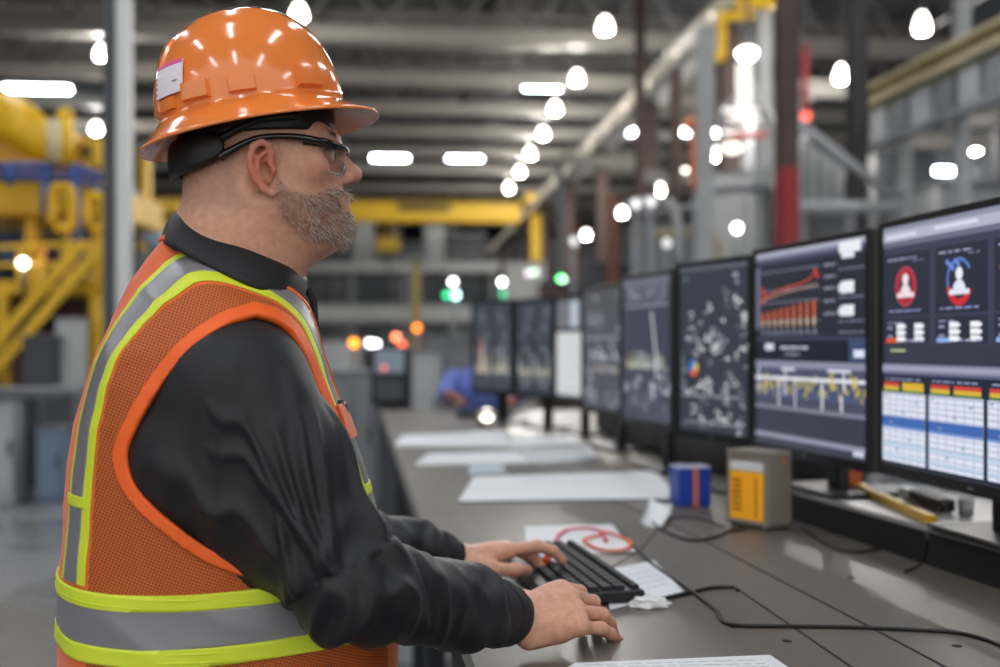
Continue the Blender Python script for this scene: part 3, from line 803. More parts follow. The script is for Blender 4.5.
# harness under the shell
def hband(t0, t1, zf, w, thick, off, name, n=60, rnd=0.0, ex=lambda t: 0):
    b = HB_(); rows = []
    for i in range(n+1):
        t = t0+(t1-t0)*i/n; c, s_ = math.cos(t), math.sin(t)
        e = min(1, min(i, n-i)/(n*.16)) if rnd else 1; e = math.sqrt(max(.02, 1-(1-e)**2)) if rnd else 1
        z = zf(t); ww = w/2*e; row = []
        for j in range(12):
            a = 2*PI*j/12; rr = off+ex(t)+thick/2*math.copysign(abs(math.cos(a))**.5, math.cos(a))*e; dz = ww*math.copysign(abs(math.sin(a))**.5, math.sin(a))
            row.append(hl((-.010+(.093+rr)*c, (.078+rr)*s_, z+dz)))
        rows.append(row)
    V_ = [p for r_ in rows for p in r_]
    b.add(V_, [(i*12+j, i*12+(j+1) % 12, (i+1)*12+(j+1) % 12, (i+1)*12+j) for i in range(n) for j in range(12)]+[tuple(range(12)), tuple(reversed(range(n*12, n*12+12)))], True)
    return b.build(name, m_strap)
hband(0, 2*PI, lambda t: .047+.010*math.cos(t), .030, .005, .003, 'headband')
hband(D(112), D(248), lambda t: .013-.012*max(0, -math.cos(t))**2, .044, .015, .009, 'nape_pad', rnd=1)
for s in (-1, 1):
    b = HB_(); b.tube(spline([hl((-.055, .071*s, .020)), hl((-.030, .079*s, .034)), hl((.0, .081*s, .046)), hl((.04, .078*s, .052))], 6), [.005]*18+[.004], 8); b.build('harness_strap', m_strap)
# ---- glasses
gl = thing('safety_glasses', 'black safety glasses with clear side lenses on the bearded man', 'glasses'); gl.location = PM @ hl((.09, 0, .012))
m_pad = mat('clear_rim', '#9a9fa2', .1, spec=.8); m_frame = mat('glasses_black', '#0b0b0d', .18, coat=.5); m_lens = bpy.data.materials.new('clear_lens'); m_lens.use_nodes = True
def build_lens(m):
    nt = m.node_tree; nt.nodes.remove(nt.nodes['Principled BSDF']); out = nt.nodes['Material Output']
    t = nt.nodes.new('ShaderNodeBsdfTransparent'); t.inputs[0].default_value = (.94, .95, .95, 1); g = nt.nodes.new('ShaderNodeBsdfGlossy'); g.inputs['Roughness'].default_value = .03
    mx = nt.nodes.new('ShaderNodeMixShader'); mx.inputs[0].default_value = .07
    nt.links.new(t.outputs[0], mx.inputs[1]); nt.links.new(g.outputs[0], mx.inputs[2]); nt.links.new(mx.outputs[0], out.inputs['Surface'])
build_lens(m_lens)
for s in (-1, 1):
    b = HB_(); pts = spline([hl((-.052, .078*s, -.002)), hl((-.040, .083*s, .006)), hl((-.010, .086*s, .021)), hl((.030, .080*s, .026)), hl((.066, .068*s, .024)), hl((.088, .050*s, .021))], 8)
    b.tube(pts, list(np.interp(np.arange(len(pts)), [0, 6, 14, 30, len(pts)-1], [.0056, .0052, .0036, .0044, .0056])), 10); b.build('temple', m_frame, gl)
    b = HB_(); n = 16; k = 9; rows = []
    for lay in (0, .0022):
        for i in range(n+1):
            u = i/n; ang = D(4)+u*D(76)
            for j in range(k+1):
                v = j/k; low = .022*(1-.45*max(0, u-.55)/.45)*(1-.55*max(0, .22-u)/.22)
                rows.append(hl((.036+(.066-lay)*math.cos(ang), (.004+(.060-lay)*math.sin(ang))*s, .022-v*(low+.012))))
    q = (n+1)*(k+1); Fc = []
    for i in range(n):
        for j in range(k):
            a = i*(k+1)+j; Fc += [(a, a+1, a+k+2, a+k+1), (q+a, q+a+k+1, q+a+k+2, q+a+1)]
    for i in range(n): a = i*(k+1); Fc += [(a, a+k+1, q+a+k+1, q+a), (a+k, q+a+k, q+a+2*k+1, a+2*k+1)]
    for j in range(k): Fc += [(j, q+j, q+j+1, j+1), (n*(k+1)+j, n*(k+1)+j+1, q+n*(k+1)+j+1, q+n*(k+1)+j)]
    b.add(rows, Fc, True); b.build('lens', m_lens, gl)
    b = HB_(); b.tube([hl((.036+.0665*math.cos(D(4)+u*D(78)), (.004+.0605*math.sin(D(4)+u*D(78)))*s, .0235)) for u in np.linspace(0, 1, 14)], [.0046]*10+[.0052]*4, 8); b.build('brow_bar', m_frame, gl)
    b = HB_(); b.tube([hl((.1005, .010*s, .006)), hl((.098, .013*s, -.003))], .0022, 8); b.build('nose_pad', m_pad, gl)
    b = HB_(); b.tube(spline([hl((.036+.0655*math.cos(D(4+76*u)), (.004+.0595*math.sin(D(4+76*u)))*s, .010-.022*(1-.45*max(0, u-.55)/.45)*(1-.55*max(0, .22-u)/.22))) for u in np.linspace(0, 1, 12)], 3), .0011, 6); b.build('lens_rim', m_pad, gl)
# ================================================================ the long desk
XD = lambda X, d, z=DESK_Z: c2w(X, d, z)
m_top = mat('desk_laminate', '#585149', .42, col2='#625b53', scale=2.2, stretch=(2.5, .6, 2), bump=.02, bscale=60, rvar=.07, lo=.3, hi=.72)
m_steel = mat('dark_steel', '#26282c', .45, metal=.4)
m_black = mat('black_plastic', '#131417', .42, bump=.05, bscale=300)
m_seam = mat('seam_black', '#171615', .6)
m_paper = mat('white_paper', '#dcdedf', .6, var=.03, scale=3)
m_paper2 = mat('grey_paper', '#c3c6c9', .6)
m_cable = mat('cable_rubber', '#0c0c0d', .45)
desk = thing('console_desk', 'long grey-brown console desk under the row of monitors', 'desk', c2w(.35, 3, 0))
front = [(.16, .30), (-.038, 1.40), (-.757, 6.94)]
back = [(.62, 6.94), (.78, 5.5), (.88, 4.5), (.98, 3.4), (1.14, 2.3), (1.36, 1.2), (1.52, .30)]
poly = [XD(*p).to_2d() for p in front+back]
b = MB(); b.prism(poly, DESK_Z-.038, DESK_Z); o = b.build('desktop', m_top, desk)
b = MB(); fr = [XD(*p) for p in front]
for i in range(2): b.bar(fr[i]+Vector((0, 0, -.02)), fr[i+1]+Vector((0, 0, -.02)), .012, .042)
b.build('edge_strip', m_seam, desk)
def strip_on(pts, w, h, name, m, parent, z=DESK_Z):
    b = MB()
    for i in range(len(pts)-1): b.bar(pts[i]+Vector((0, 0, h/2)), pts[i+1]+Vector((0, 0, h/2)), w, h)
    return b.build(name, m, parent)
for A in ([(600, 496), (671, 524), (862, 623), (960, 675)], [(736, 588), (851, 667), (900, 700)], [(462, 654), (640, 551), (660, 527)]):
    strip_on([G(x, y, DESK_Z) for x, y in A], .0035, .0012, 'seam', m_seam, desk)
for x, y in ((787, 641), (734, 627), (851, 578), (957, 646)):
    p = G(x, y, DESK_Z); b = MB(); b.lathe(p, [(.0001, .001), (.006, .0012), (.007, .0002)], 14); b.build('screw_cap', m_seam, desk)
for k in range(7):                                     # legs: front row and back row
    t = .3+k*1.02; d_ = .75+k*.98; fx = np.interp(d_, [p[1] for p in front], [p[0] for p in front])
    for inset, nm in ((.12, 'leg'), (.85, 'leg')):
        p = XD(fx+inset, d_, 0); b = MB(); b.box(p+Vector((0, 0, .49)), (.06, .06, .97), bev=.006); b.box(p+Vector((0, 0, .01)), (.11, .11, .02), bev=.004); b.build(nm, m_steel, desk)
    a = XD(fx+.12, d_, .93); c = XD(fx+.85, d_, .93); b = MB(); b.bar(a, c, .05, .07); b.build('cross_rail', m_steel, desk)
a = XD(.03, 1.3, .90); c = XD(-.62, 6.8, .90); b = MB(); b.bar(a, c, .03, .12); b.build('front_rail', m_steel, desk)
# ---- riser under the two nearest monitors
riser = thing('monitor_riser', 'low black riser shelf under the two nearest monitors', 'riser', XD(.85, 2.0))
r0 = (.675, 2.62); r1 = (1.02, .98)
def rpt(t, off, z): # t along, off behind the front face
    X = r0[0]+(r1[0]-r0[0])*t; d_ = r0[1]+(r1[1]-r0[1])*t; n = Vector((1.64, .345)).normalized(); return XD(X+n.x*off, d_+n.y*off, z)
b = MB(); b.prism([rpt(0, 0, 0).to_2d(), rpt(1, 0, 0).to_2d(), rpt(1, .012, 0).to_2d(), rpt(0, .012, 0).to_2d()], DESK_Z, DESK_Z+.062); b.build('front_board', mat('riser_black', '#161617', .5), riser)
b = MB(); b.prism([rpt(0, .0005, 0).to_2d(), rpt(1, .0005, 0).to_2d(), rpt(1, .33, 0).to_2d(), rpt(0, .33, 0).to_2d()], DESK_Z+.0622, DESK_Z+.071); b.build('shelf', mat('riser_top', '#8e8f8f', .35), riser)
for t in (.004, .5, .99):
    b = MB(); b.bar(rpt(t, .013, DESK_Z+.0305), rpt(t, .32, DESK_Z+.0305), .012, .061); b.build('support', m_black, riser)
RZ = DESK_Z+.071
# ---- screens: what each shows is drawn as flat shapes in its display mesh
def disp_mat():
    m = bpy.data.materials.new('screen_light'); m.use_nodes = True; nt = m.node_tree; b = nt.nodes['Principled BSDF']
    at = nt.nodes.new('ShaderNodeAttribute'); at.attribute_name = 'col'
    b.inputs['Base Color'].default_value = (.01, .01, .012, 1); b.inputs['Roughness'].default_value = .25
    nt.links.new(at.outputs['Color'], b.inputs['Emission Color']); b.inputs['Emission Strength'].default_value = .74
    return m
m_disp = disp_mat()
class Cv:
    def __init__(s, w, h, bg): s.w = w; s.h = h; s.v = []; s.f = []; s.c = []; s.layer = 0; s.rect(0, 0, 1, 1, bg)
    def poly(s, pts, col):
        n = len(s.v); s.v += [(x, y, s.layer) for x, y in pts]; s.f.append(tuple(range(n, n+len(pts)))); s.c.append(H(col) if isinstance(col, str) else col)
    def rect(s, x0, y0, x1, y1, col): s.poly([(x0, y0), (x1, y0), (x1, y1), (x0, y1)], col); s.layer += .02
    def up(s): s.layer = math.floor(s.layer)+1
    def line(s, pts, w, col):
        asp = s.w/s.h
        for (a, b) in zip(pts[:-1], pts[1:]):
            dx, dy = (b[0]-a[0])*asp, b[1]-a[1]; L_ = math.hypot(dx, dy) or 1; nx, ny = -dy/L_*w/asp, dx/L_*w
            s.poly([(a[0]+nx, a[1]+ny), (b[0]+nx, b[1]+ny), (b[0]-nx, b[1]-ny), (a[0]-nx, a[1]-ny)], col)
        s.layer += .02
    def ring(s, x, y, r, w, col, a0=0, a1=360):
        asp = s.w/s.h; n = 28
        for k in range(n):
            p = [math.radians(a0+(a1-a0)*(k+q)/n) for q in (0, 1)]
            s.poly([(x+rr*math.cos(t)/asp, y+rr*math.sin(t)) for rr, t in ((r, p[0]), (r, p[1]), (r-w, p[1]), (r-w, p[0]))], col)
        s.layer += .02
    def disc(s, x, y, r, col, a0=0, a1=360):
        asp = s.w/s.h; s.poly([(x, y)]+[(x+r*math.cos(math.radians(a0+(a1-a0)*k/20))/asp, y+r*math.sin(math.radians(a0+(a1-a0)*k/20))) for k in range(21)], col); s.layer += .02
    def dashes(s, x0, y, x1, col, h=.008, rr=random):
        x = x0
        while x < x1:
            l = rr.uniform(.012, .045); s.rect(x, y, min(x+l, x1), y+h, col); x += l+rr.uniform(.006, .014)
def draw_H(c):
    c.rect(0, 0, 1, .02, '#8f92a8'); c.rect(0, .02, 1, .062, '#b4b6c8'); c.rect(0, .062, 1, .085, '#6a6e84')
    c.up(); c.rect(.02, .035, .20, .05, '#d9daf0'); c.rect(.30, .03, .52, .045, '#d9daf0'); c.rect(.66, .03, .9, .045, '#d9daf0'); c.up()
    W3 = [(.0, .275), (.295, .565), (.585, .86), (.88, 1.0)]
    for i, (a, b_) in enumerate(W3):
        c.rect(a+.01, .115, b_, .375, '#292d3b'); c.rect(a+.01, .385, b_, .49, '#292d3b')
    c.rect(0, .495, 1, .60, '#343948'); c.up()
    for i, (a, b_) in enumerate(W3):
        c.dashes(a+.03, .135, a+.20, '#9aa0c0', .008); c.dashes(a+.18, .15, b_-.03, '#7a80a0', .006)
        m = (a+b_)/2
        if i == 0:
            c.ring(m, .255, .074, .024, '#b02638'); c.ring(m, .255, .082, .006, '#d0505f'); c.up(); c.disc(m, .225, .024, '#f3e7ea'); c.disc(m, .285, .040, '#f0dfe2', 180, 360); c.rect(m-.05, .28, m+.05, .30, '#f0dfe2')
        elif i == 1:
            c.ring(m, .25, .085, .012, '#5f7fc8', 160, 330); c.ring(m, .262, .085, .026, '#cf2c3a', 20, 170); c.up(); c.disc(m, .225, .024, '#eef0fa'); c.disc(m, .29, .042, '#e4e8f8', 180, 360); c.rect(m-.05, .285, m+.05, .305, '#e4e8f8')
            for k in range(5): c.disc(m-.06+.014*k, .178+.012*(k % 3), .011, '#6f90dd')
        else:
            c.line([(a+.3*q*(b_-a)/.275, y) for q, y in ((.13, .22), (.23, .22), (.27, .33), (.4, .30), (.66, .27), (.86, .2))], .008, '#d9722c')
        c.dashes(a+.04, .352, b_-.04, '#9aa6d8', .006)
        c.dashes(a+.03, .40, a+.12, '#8a90b0', .007)
        for q in (.42, .455): c.rect(a+.03, q, a+.06, q+.010, '#9096b8')
        for q in ((.085, .19) if b_-a > .2 else (.05,)):
            for k in range(3):
                c.rect(a+q, .408+.026*k, a+q+.045, .430+.026*k, '#f2f4fb'); c.rect(a+q+.02, .414+.026*k, a+q+.055, .426+.026*k, '#f2f4fb')
        c.rect(a+.02, .468, a+.085, .486, ['#e0542a', '#8fb0e8', '#8fb0e8', '#8fb0e8'][i]); c.dashes(a+.14, .474, b_-.03, '#aab0d0', .008)
    c.rect(.05, .515, .14, .523, '#c0d49a'); c.up()
    for k in range(4): c.rect(0, .575+.011*k, 1, .587+.011*k, ['#8488a2', '#a4a7be', '#8f93ab', '#5d6280'][k])
    c.up(); c.rect(0, .62, 1, 1, '#1c2438'); c.up()
    for i, (a, b_) in enumerate(((.0, .255), (.275, .55), (.57, .85), (.87, 1.0))):
        c.dashes(a+.02, .635, b_-.02, '#8f97b8', .007)
        for q, (u0, u1) in enumerate(((a+.01, a+(b_-a)*.40), (a+(b_-a)*.48, b_-.01))):
            c.rect(u0, .652, u1, .668, '#c9423c' if q == 0 or i != 0 else '#d8b23a'); c.rect(u0, .668, u1, .684, '#d8b23a'); c.rect(u0, .684, u1, .690, '#5f9a48')
        c.rect(a, .695, b_, .985, '#dfe4f2'); c.up()
        for k in range(13):
            y = .700+.0222*k; c.rect(a, y, b_, y+.0035, '#9aa3c0' if k % 3 else '#7f89ac')
        for k in range(6): x = a+(b_-a)*k/6; c.rect(x, .695, x+.004, .985, '#a3acc6')
        c.rect(a, .795, b_, .838, '#3f66ae'); c.rect(a, .835, b_, .846, '#7f9ed4')
        for k in range(7): c.rect(a+(b_-a)*k/7+.01, .705+.0222*(k*5 % 12), a+(b_-a)*k/7+.028, .713+.0222*(k*5 % 12), '#8f9ab8')
        c.rect(a, .905, b_, .918, '#b7d2e6'); c.rect(a, .955, b_, .968, '#b9cfe4'); c.up()
def draw_G(c):
    for k in range(5): c.rect(0, .013*k, 1, .013*k+.014, ['#b5b7c8', '#9c9fb4', '#6a6e86', '#4a4e66', '#34384c'][k])
    c.up(); c.rect(.78, .01, .95, .06, '#eef0f6'); c.rect(.80, .045, .9, .085, '#e6e8f2'); c.up()
    c.rect(.0, .07, .04, .40, '#6e7286')
    for y in (.10, .20, .26, .36): c.rect(.05, y, .62, y+.006, '#7a7e90')
    c.up(); c.line([(.05, .235), (.15, .225), (.22, .205), (.30, .195), (.38, .185), (.45, .18), (.52, .165), (.60, .125)], .0032, '#e2572d'); c.line([(.05, .25), (.3, .215), (.6, .19)], .0025, '#c9a08c')
    for (x, y) in ((.07, .19), (.07, .255), (.09, .21), (.33, .195), (.58, .125), (.60, .15)): c.disc(x, y, .012, '#e0452a')
    for k in range(9):
        x = .065+.062*k; h_ = .070+.006*k; c.rect(x, .385-h_, x+.019, .385-h_*.35, '#e06a34'); c.rect(x+.002, .385-h_*.35, x+.017, .388, '#e9c3a0')
        c.rect(x+.008, .40, x+.022, .43, '#8d90a0')
    c.dashes(.05, .42, .62, '#6d7186', .008)
    for y in (.10, .155, .21, .27, .33): c.dashes(.66, y, .76, '#9ea2b4', .010)
    for y0, y1 in ((.19, .245), (.205, .225), (.30, .35)): c.rect(.80, y0, .90, y1, '#f1f2f8'); c.rect(.78, y0+.012, .87, y1-.005, '#e8eaf4')
    for y in (.13, .26, .37, .42): c.dashes(.78, y, .98, '#7e8298', .008)
    c.up(); c.rect(.0, .445, 1, .46, '#3f4458'); c.rect(.02, .46, .86, .56, '#1b1e2c'); c.rect(.86, .46, 1, .56, '#3c4a70'); c.up()
    c.rect(.10, .475, .19, .51, '#d9dcea'); c.dashes(.26, .49, .52, '#cfd3e2', .014); c.dashes(.30, .525, .44, '#9ea3b8', .010); c.rect(.90, .505, .98, .54, '#dfe6fa'); c.up()
    c.rect(0, .565, 1, .60, '#8a8ea4'); c.rect(0, .60, 1, .80, '#4a5068'); c.up()
    for k in range(46):
        x = k/46; t = .70+.03*math.sin(k*.9)+.02*math.sin(k*2.3); c.poly([(x, t), (x+1/46, t+.01), (x+1/46, .75), (x, .75)], '#3f4c76'); c.poly([(x, t-.04*abs(math.sin(k*1.7))), (x+.014, t-.03*abs(math.sin(k*1.7))), (x+.014, t+.012), (x, t+.012)], '#c7b65c')
    c.up()
    c.rect(0, .75, 1, .80, '#3b4050')
    for y in (.72, .735, .75, .77, .785): c.rect(0, y, 1, y+.005, '#5a6078')
    c.up(); c.line([(0, .655), (1, .65)], .008, '#e9ebf4')
    for x, y0, y1, w_ in ((.03, .60, .72, .012), (.10, .64, .74, .018), (.24, .645, .80, .012), (.30, .60, .74, .012), (.40, .65, .80, .010), (.50, .65, .72, .016), (.64, .655, .82, .014), (.72, .60, .70, .018), (.82, .60, .70, .012), (.80, .72, .82, .014), (.90, .63, .68, .03)):
        c.rect(x, y0, x+w_, y1, '#e4e7f1' if w_ < .016 else '#cdbb66')
    c.rect(.27, .60, .40, .612, '#dfe2ee'); c.rect(.69, .60, .88, .612, '#dfe2ee'); c.up()
    c.rect(0, .795, 1, .815, '#7c8092'); c.rect(0, .815, 1, .94, '#363a48'); c.rect(0, .94, 1, .965, '#8f93a6'); c.rect(0, .965, 1, 1, '#3a3e4c'); c.rect(.9, .96, .98, .985, '#c9cde0')
def clusters(c, n, seed, x0, y0, x1, y1, cols, big=1.0):
    r = random.Random(seed)
    for _ in range(n):
        x = r.uniform(x0, x1); y = r.uniform(y0, y1); col = r.choice(cols)
        for k in range(r.randint(3, 8)):
            w_ = r.uniform(.01, .06)*big; h_ = r.uniform(.006, .028)*big; X = x+r.uniform(-.06, .06)*big; Y = y+r.uniform(-.05, .05)*big
            c.rect(max(x0, X), max(y0, Y), min(x1, X+w_), min(y1, Y+h_), col)
def draw_F(c):
    c.rect(0, 0, 1, .03, '#5b5f68'); c.up(); clusters(c, 66, 3, .04, .04, .97, .97, ['#d9dce2', '#a9adb6', '#8b8f9a', '#f2f3f6'], .74)
    c.up(); c.rect(.10, .56, .32, .72, '#2a2e3a'); c.up(); c.disc(.22, .62, .05, '#e0622c', 20, 140); c.disc(.22, .62, .05, '#3f7fd0', 140, 300); c.disc(.22, .62, .05, '#d8c23c', 300, 380); c.dashes(.05, .78, .9, '#b9bcc6', .01); c.dashes(.1, .94, .9, '#9a9eaa', .012)
def draw_E(c):
    c.rect(0, 0, 1, .06, '#6a6c7c'); c.rect(.05, .06, .95, .17, '#55586a'); c.up(); clusters(c, 8, 5, .05, .05, .9, .18, ['#8f92a4', '#787b8e'])
    c.rect(.06, .19, .94, .205, '#8a8d9e'); c.rect(.06, .21, .94, .62, '#3b4152'); c.up(); c.line([(.62, .24), (.70, .52), (.72, .70)], .012, '#d5d8de')
    r = random.Random(4)
    for k in range(22):
        x = .1+.035*k; h_ = r.uniform(.02, .12); c.rect(x, .62-h_, x+.022, .64, r.choice(['#b8c07c', '#8fa06c', '#c9ccd4', '#a98a8c']))
    c.up(); clusters(c, 14, 6, .05, .64, .95, .80, ['#c6c9d2', '#9b9fac']); clusters(c, 8, 9, .05, .82, .95, .97, ['#80859a', '#6d7288'])
def draw_D(c):
    clusters(c, 10, 11, .06, .05, .95, .35, ['#9da2ae', '#858a96']); c.rect(.05, .40, .95, .42, '#8a8e98'); clusters(c, 10, 12, .06, .45, .95, .6, ['#c4c7cf', '#a5a8b2'])
    r = random.Random(8)
    for k in range(16): x = .08+.054*k; h_ = r.uniform(.03, .11); c.rect(x, .70-h_, x+.03, .70, r.choice(['#b7b9a8', '#a08f8c', '#8d95a8']))
    clusters(c, 12, 13, .05, .74, .95, .95, ['#aaaeba', '#8d919c'])
def draw_C(c):
    c.rect(.08, .04, .92, .30, '#6e737c'); c.rect(.55, .04, .80, .30, '#b9c3cf'); c.up(); c.rect(.06, .35, .94, .97, '#d2d5d6'); c.up()
    for k in range(9): c.dashes(.14, .40+.05*k, .86, '#bfc3c6', .010)
    c.dashes(.14, .9, .8, '#9fa4a8', .015)
def draw_two(seed, spike):
    def f(c):
        c.rect(.455, 0, .50, 1, '#0e1013'); c.up()
        for a in (.04, .53):
            clusters(c, 9, seed, a, .05, a+.42, .45, ['#7d8490', '#6a717c']); clusters(c, 12, seed+1, a, .5, a+.42, .95, ['#9ca2a8', '#858c94', '#70767f'])
            r = random.Random(seed+2)
            for k in range(10): x = a+.042*k; h_ = r.uniform(.05, .26); c.poly([(x, .80), (x+.02, .80-h_), (x+.04, .80)], r.choice(['#b5b39c', '#9da3a6', '#c4bda0']))
        if spike: c.up(); c.poly([(.14, .80), (.22, .36), (.30, .80)], '#b9a48c'); c.poly([(.18, .55), (.22, .34), (.26, .55)], '#c8704c')
    return f
m_bezel = mat('bezel_black', '#0e0f12', .32)
def monitor(A, B, z0, z1, bg, draw, label, base_z, neck_t=.5, bez=.014):
    A = Vector(c2w(A[0], A[1], 0)); B = Vector(c2w(B[0], B[1], 0)); u = (B-A).normalized(); W = (B-A).length
    n = Vector((u.y, -u.x, 0)); mid = (A+B)/2
    if n.dot(Vector((0, 0, 0))-mid) < 0: n = -n
    R = Matrix((u, n, Vector((0, 0, 1)))).transposed(); Hh = z1-z0; zc = (z0+z1)/2
    t = thing('monitor', label, 'monitor', Vector((mid.x, mid.y, base_z))-n*.10, 'monitors along the desk')
    def at_(x, y, z): return mid+u*x+n*y+Vector((0, 0, z))
    b = MB(); b.box(at_(0, -.017, zc), (W, .024, Hh), R, .004); b.box(at_(0, -.040, zc), (W*.6, .030, Hh*.55), R, .010); b.build('back_shell', m_bezel, t)
    b = MB()
    for sx, sz, lx, lz in ((-W/2+bez/2, 0, bez, Hh), (W/2-bez/2, 0, bez, Hh), (0, Hh/2-bez/2, W-2*bez, bez), (0, -Hh/2+bez*.8, W-2*bez, bez*1.6)):
        b.box(at_(sx, -.002, zc+sz), (lx, .007, lz), R, .0015)
    b.build('bezel', m_bezel, t)
    w_, h_ = W-2*bez, Hh-2.6*bez; cv = Cv(w_, h_, bg); draw(cv); zt = zc+Hh/2-bez
    Vd = [at_((x-.5)*w_, -.0045+min(.0034, l*.00022), zt-y*h_) for x, y, l in cv.v]
    me = rawmesh(Vd, cv.f, 'display'); o = link('display', me, m_disp, t, smooth=False)
    ca = me.color_attributes.new('col', 'FLOAT_COLOR', 'CORNER'); buf = []
    for f, col in zip(cv.f, cv.c): buf += [*col, 1]*len(f)
    ca.data.foreach_set('color', buf)
    bm = bmesh.new(); bm.from_mesh(me); bm.normal_update()
    for f in bm.faces:
        if f.normal.dot(PMI.to_3x3().inverted() @ Vector((0, 0, 0))+n) < 0: f.normal_flip()
    bm.to_mesh(me); bm.free()
    b = MB(); b.box(at_(W*(neck_t-.5), -.085, (base_z+zc)/2), (.055, .030, zc-base_z), R, .006); b.box(at_(W*(neck_t-.5), -.068, zc), (.10, .035, .10), R, .004); b.build('neck', m_black, t)
    b = MB(); b.box(at_(W*(neck_t-.5), -.085, base_z+.0065), (.24, .17, .011), R, .004); b.build('foot', m_black, t)
    if bez > .013:
        b = MB(); b.box(at_(0, .0022, z0+bez*.75), (.016, .001, .004), R); b.build('maker_plate', mat('badge_grey', '#8d9096', .3, metal=.6), t)
    return t
monitor((.756, 2.20), (.856, 1.56), 1.174, 1.674, '#3b4054', draw_H, 'nearest monitor with a red ring chart above white tables', RZ, .46)
monitor((.640, 2.79), (.757, 2.255), 1.166, 1.670, '#272a36', draw_G, 'second nearest monitor with orange bar chart above white trace', RZ, .50)
monitor((.515, 3.22), (.660, 2.89), 1.164, 1.668, '#383b46', draw_F, 'monitor showing pale scattered diagram symbols and a small pie chart', DESK_Z)
monitor((.413, 3.79), (.527, 3.37), 1.162, 1.664, '#424555', draw_E, 'monitor showing one tall white spike over small green bars', DESK_Z)
monitor((.332, 4.52), (.450, 4.07), 1.160, 1.664, '#494e58', draw_D, 'monitor of faint grey blocks between white document and spike chart', DESK_Z)
monitor((.252, 5.20), (.372, 4.86), 1.165, 1.664, '#3a3e46', draw_C, 'narrow monitor showing a white document under a grey picture', DESK_Z)
monitor((.075, 5.58), (.250, 5.24), 1.168, 1.660, '#3c424b', draw_two(21, False), 'grey two-column monitor beside the white document monitor', DESK_Z)
monitor((-.150, 5.82), (.066, 5.62), 1.172, 1.662, '#3f454e', draw_two(31, True), 'farthest monitor with an orange peak in its left column', DESK_Z)
t = thing('cable_tray', 'long black cable tray on the desk behind the middle monitors', 'cable tray', XD(.7, 3.6))
tr = [(.900, 2.80), (.765, 3.32), (.650, 3.95), (.575, 4.62), (.500, 5.35)]
b = MB()
for i in range(4): b.bar(XD(*tr[i], DESK_Z+.062), XD(*tr[i+1], DESK_Z+.062), .07, .122, .006)
b.build('trough', m_black, t); b = MB()
for i in range(4): b.bar(XD(*tr[i], DESK_Z+.127), XD(*tr[i+1], DESK_Z+.127), .085, .008)
b.build('lid', m_steel, t)
# ---- keyboard
kb = thing('keyboard', 'black computer keyboard under his hands', 'keyboard')
K0 = Vector(XD(.233, 1.744)); K1 = Vector(XD(.153, 2.155)); ku = (K0-K1).normalized(); kn = Vector((-ku.y, ku.x, 0)); kn = kn if kn.dot(Vector((-1, 0, 0))) > 0 else -kn
KL = .43; KW = .165; kb.location = K0; Rk = Matrix((-ku, -kn, Vector((0, 0, 1)))).transposed()   # local x: along, y: away from him
def kp(x, y, z=0): return K0-ku*x+kn*y+Vector((0, 0, z))
tilt = lambda y: .022-.002*y/KW
b = MB(); V_ = []
pr = [(0, .004), (.004, tilt(0)), (KW-.004, tilt(KW)), (KW, .004)]
for x in (0, KL):
    for y, z in pr: V_.append(kp(x, y, DESK_Z*0+z))
b.add(V_, [(0, 1, 2, 3), (7, 6, 5, 4)]+[(i, i+4, (i+1) % 4+4, (i+1) % 4) for i in range(4)])
for x in (.02, KL-.04): b.box(kp(x, .03, .002), (.02, .02, .004), Rk)
o = b.build('case', m_black, kb); o.modifiers.new('b', 'BEVEL').width = .003
m_key = mat('key_black', '#1b1c20', .6, spec=.3)
rows = [(.016, 17, .8), (.042, 15, 1), (.063, 15, 1), (.084, 14, 1), (.105, 13, 1), (.128, 9, 1)]
for ri, (y, n, hgt) in enumerate(rows):
    x = .008; tot = KL-.016; ws = [1.0]*n
    if ri == 5: ws = [1.3, 1.2, 1.2, 6.2, 1.2, 1.2, 1.3, 1, 1]
    elif ri > 1: ws[0] = ws[-1] = 1.3+.3*ri/2
    sw = tot/sum(ws)
    for w_ in ws:
        kw = w_*sw; z = tilt(y)+.0005; b = MB(); cx, cy = x+kw/2, y; hx, hy = kw/2-.0010, .0095*hgt-.0008
        V_ = [kp(cx+a*hx, cy+c*hy, z) for a, c in ((-1, -1), (1, -1), (1, 1), (-1, 1))]+[kp(cx+a*(hx-.0016), cy+c*(hy-.0016), z+.0062) for a, c in ((-1, -1), (1, -1), (1, 1), (-1, 1))]
        b.add(V_, [(3, 2, 1, 0), (4, 5, 6, 7)]+[(i, (i+1) % 4, (i+1) % 4+4, i+4) for i in range(4)]); b.build('key', m_key, kb); x += kw
# ---- papers
def sheet(pix, name, label, m=m_paper, z=DESK_Z, th=.0012, cat='paper', group=None, curl=0, nx=8, parts=None):
    q = [G(x, y, z) for x, y in pix]; c = sum(q, Vector())/4; t = thing(name, label, cat, (c.x, c.y, z), group)
    V_ = []; n = nx
    for lay in (1, 0):
        for i in range(n+1):
            for j in range(n+1):
                u, v = i/n, j/n; p = q[0]*(1-u)*(1-v)+q[1]*u*(1-v)+q[2]*u*v+q[3]*(1-u)*v
                V_.append(p+Vector((0, 0, lay*th+.0004+curl*((2*u-1)**4*.5+max(0, 2*v-1)**3))))
    k = (n+1)**2; Fc = []
    for i in range(n):
        for j in range(n):
            a = i*(n+1)+j; Fc += [(a, a+n+1, a+n+2, a+1), (k+a, k+a+1, k+a+n+2, k+a+n+1)]
    for i in range(n):
        for a, b2 in ((i*(n+1), (i+1)*(n+1)), ((i+1)*(n+1)+n, i*(n+1)+n), (n*(n+1)+i, n*(n+1)+i+1), (i+1, i)): Fc.append((a, k+a, k+b2, b2))
    b = MB(); b.add(V_, Fc); b.build('sheet', m, t)
    return t, q
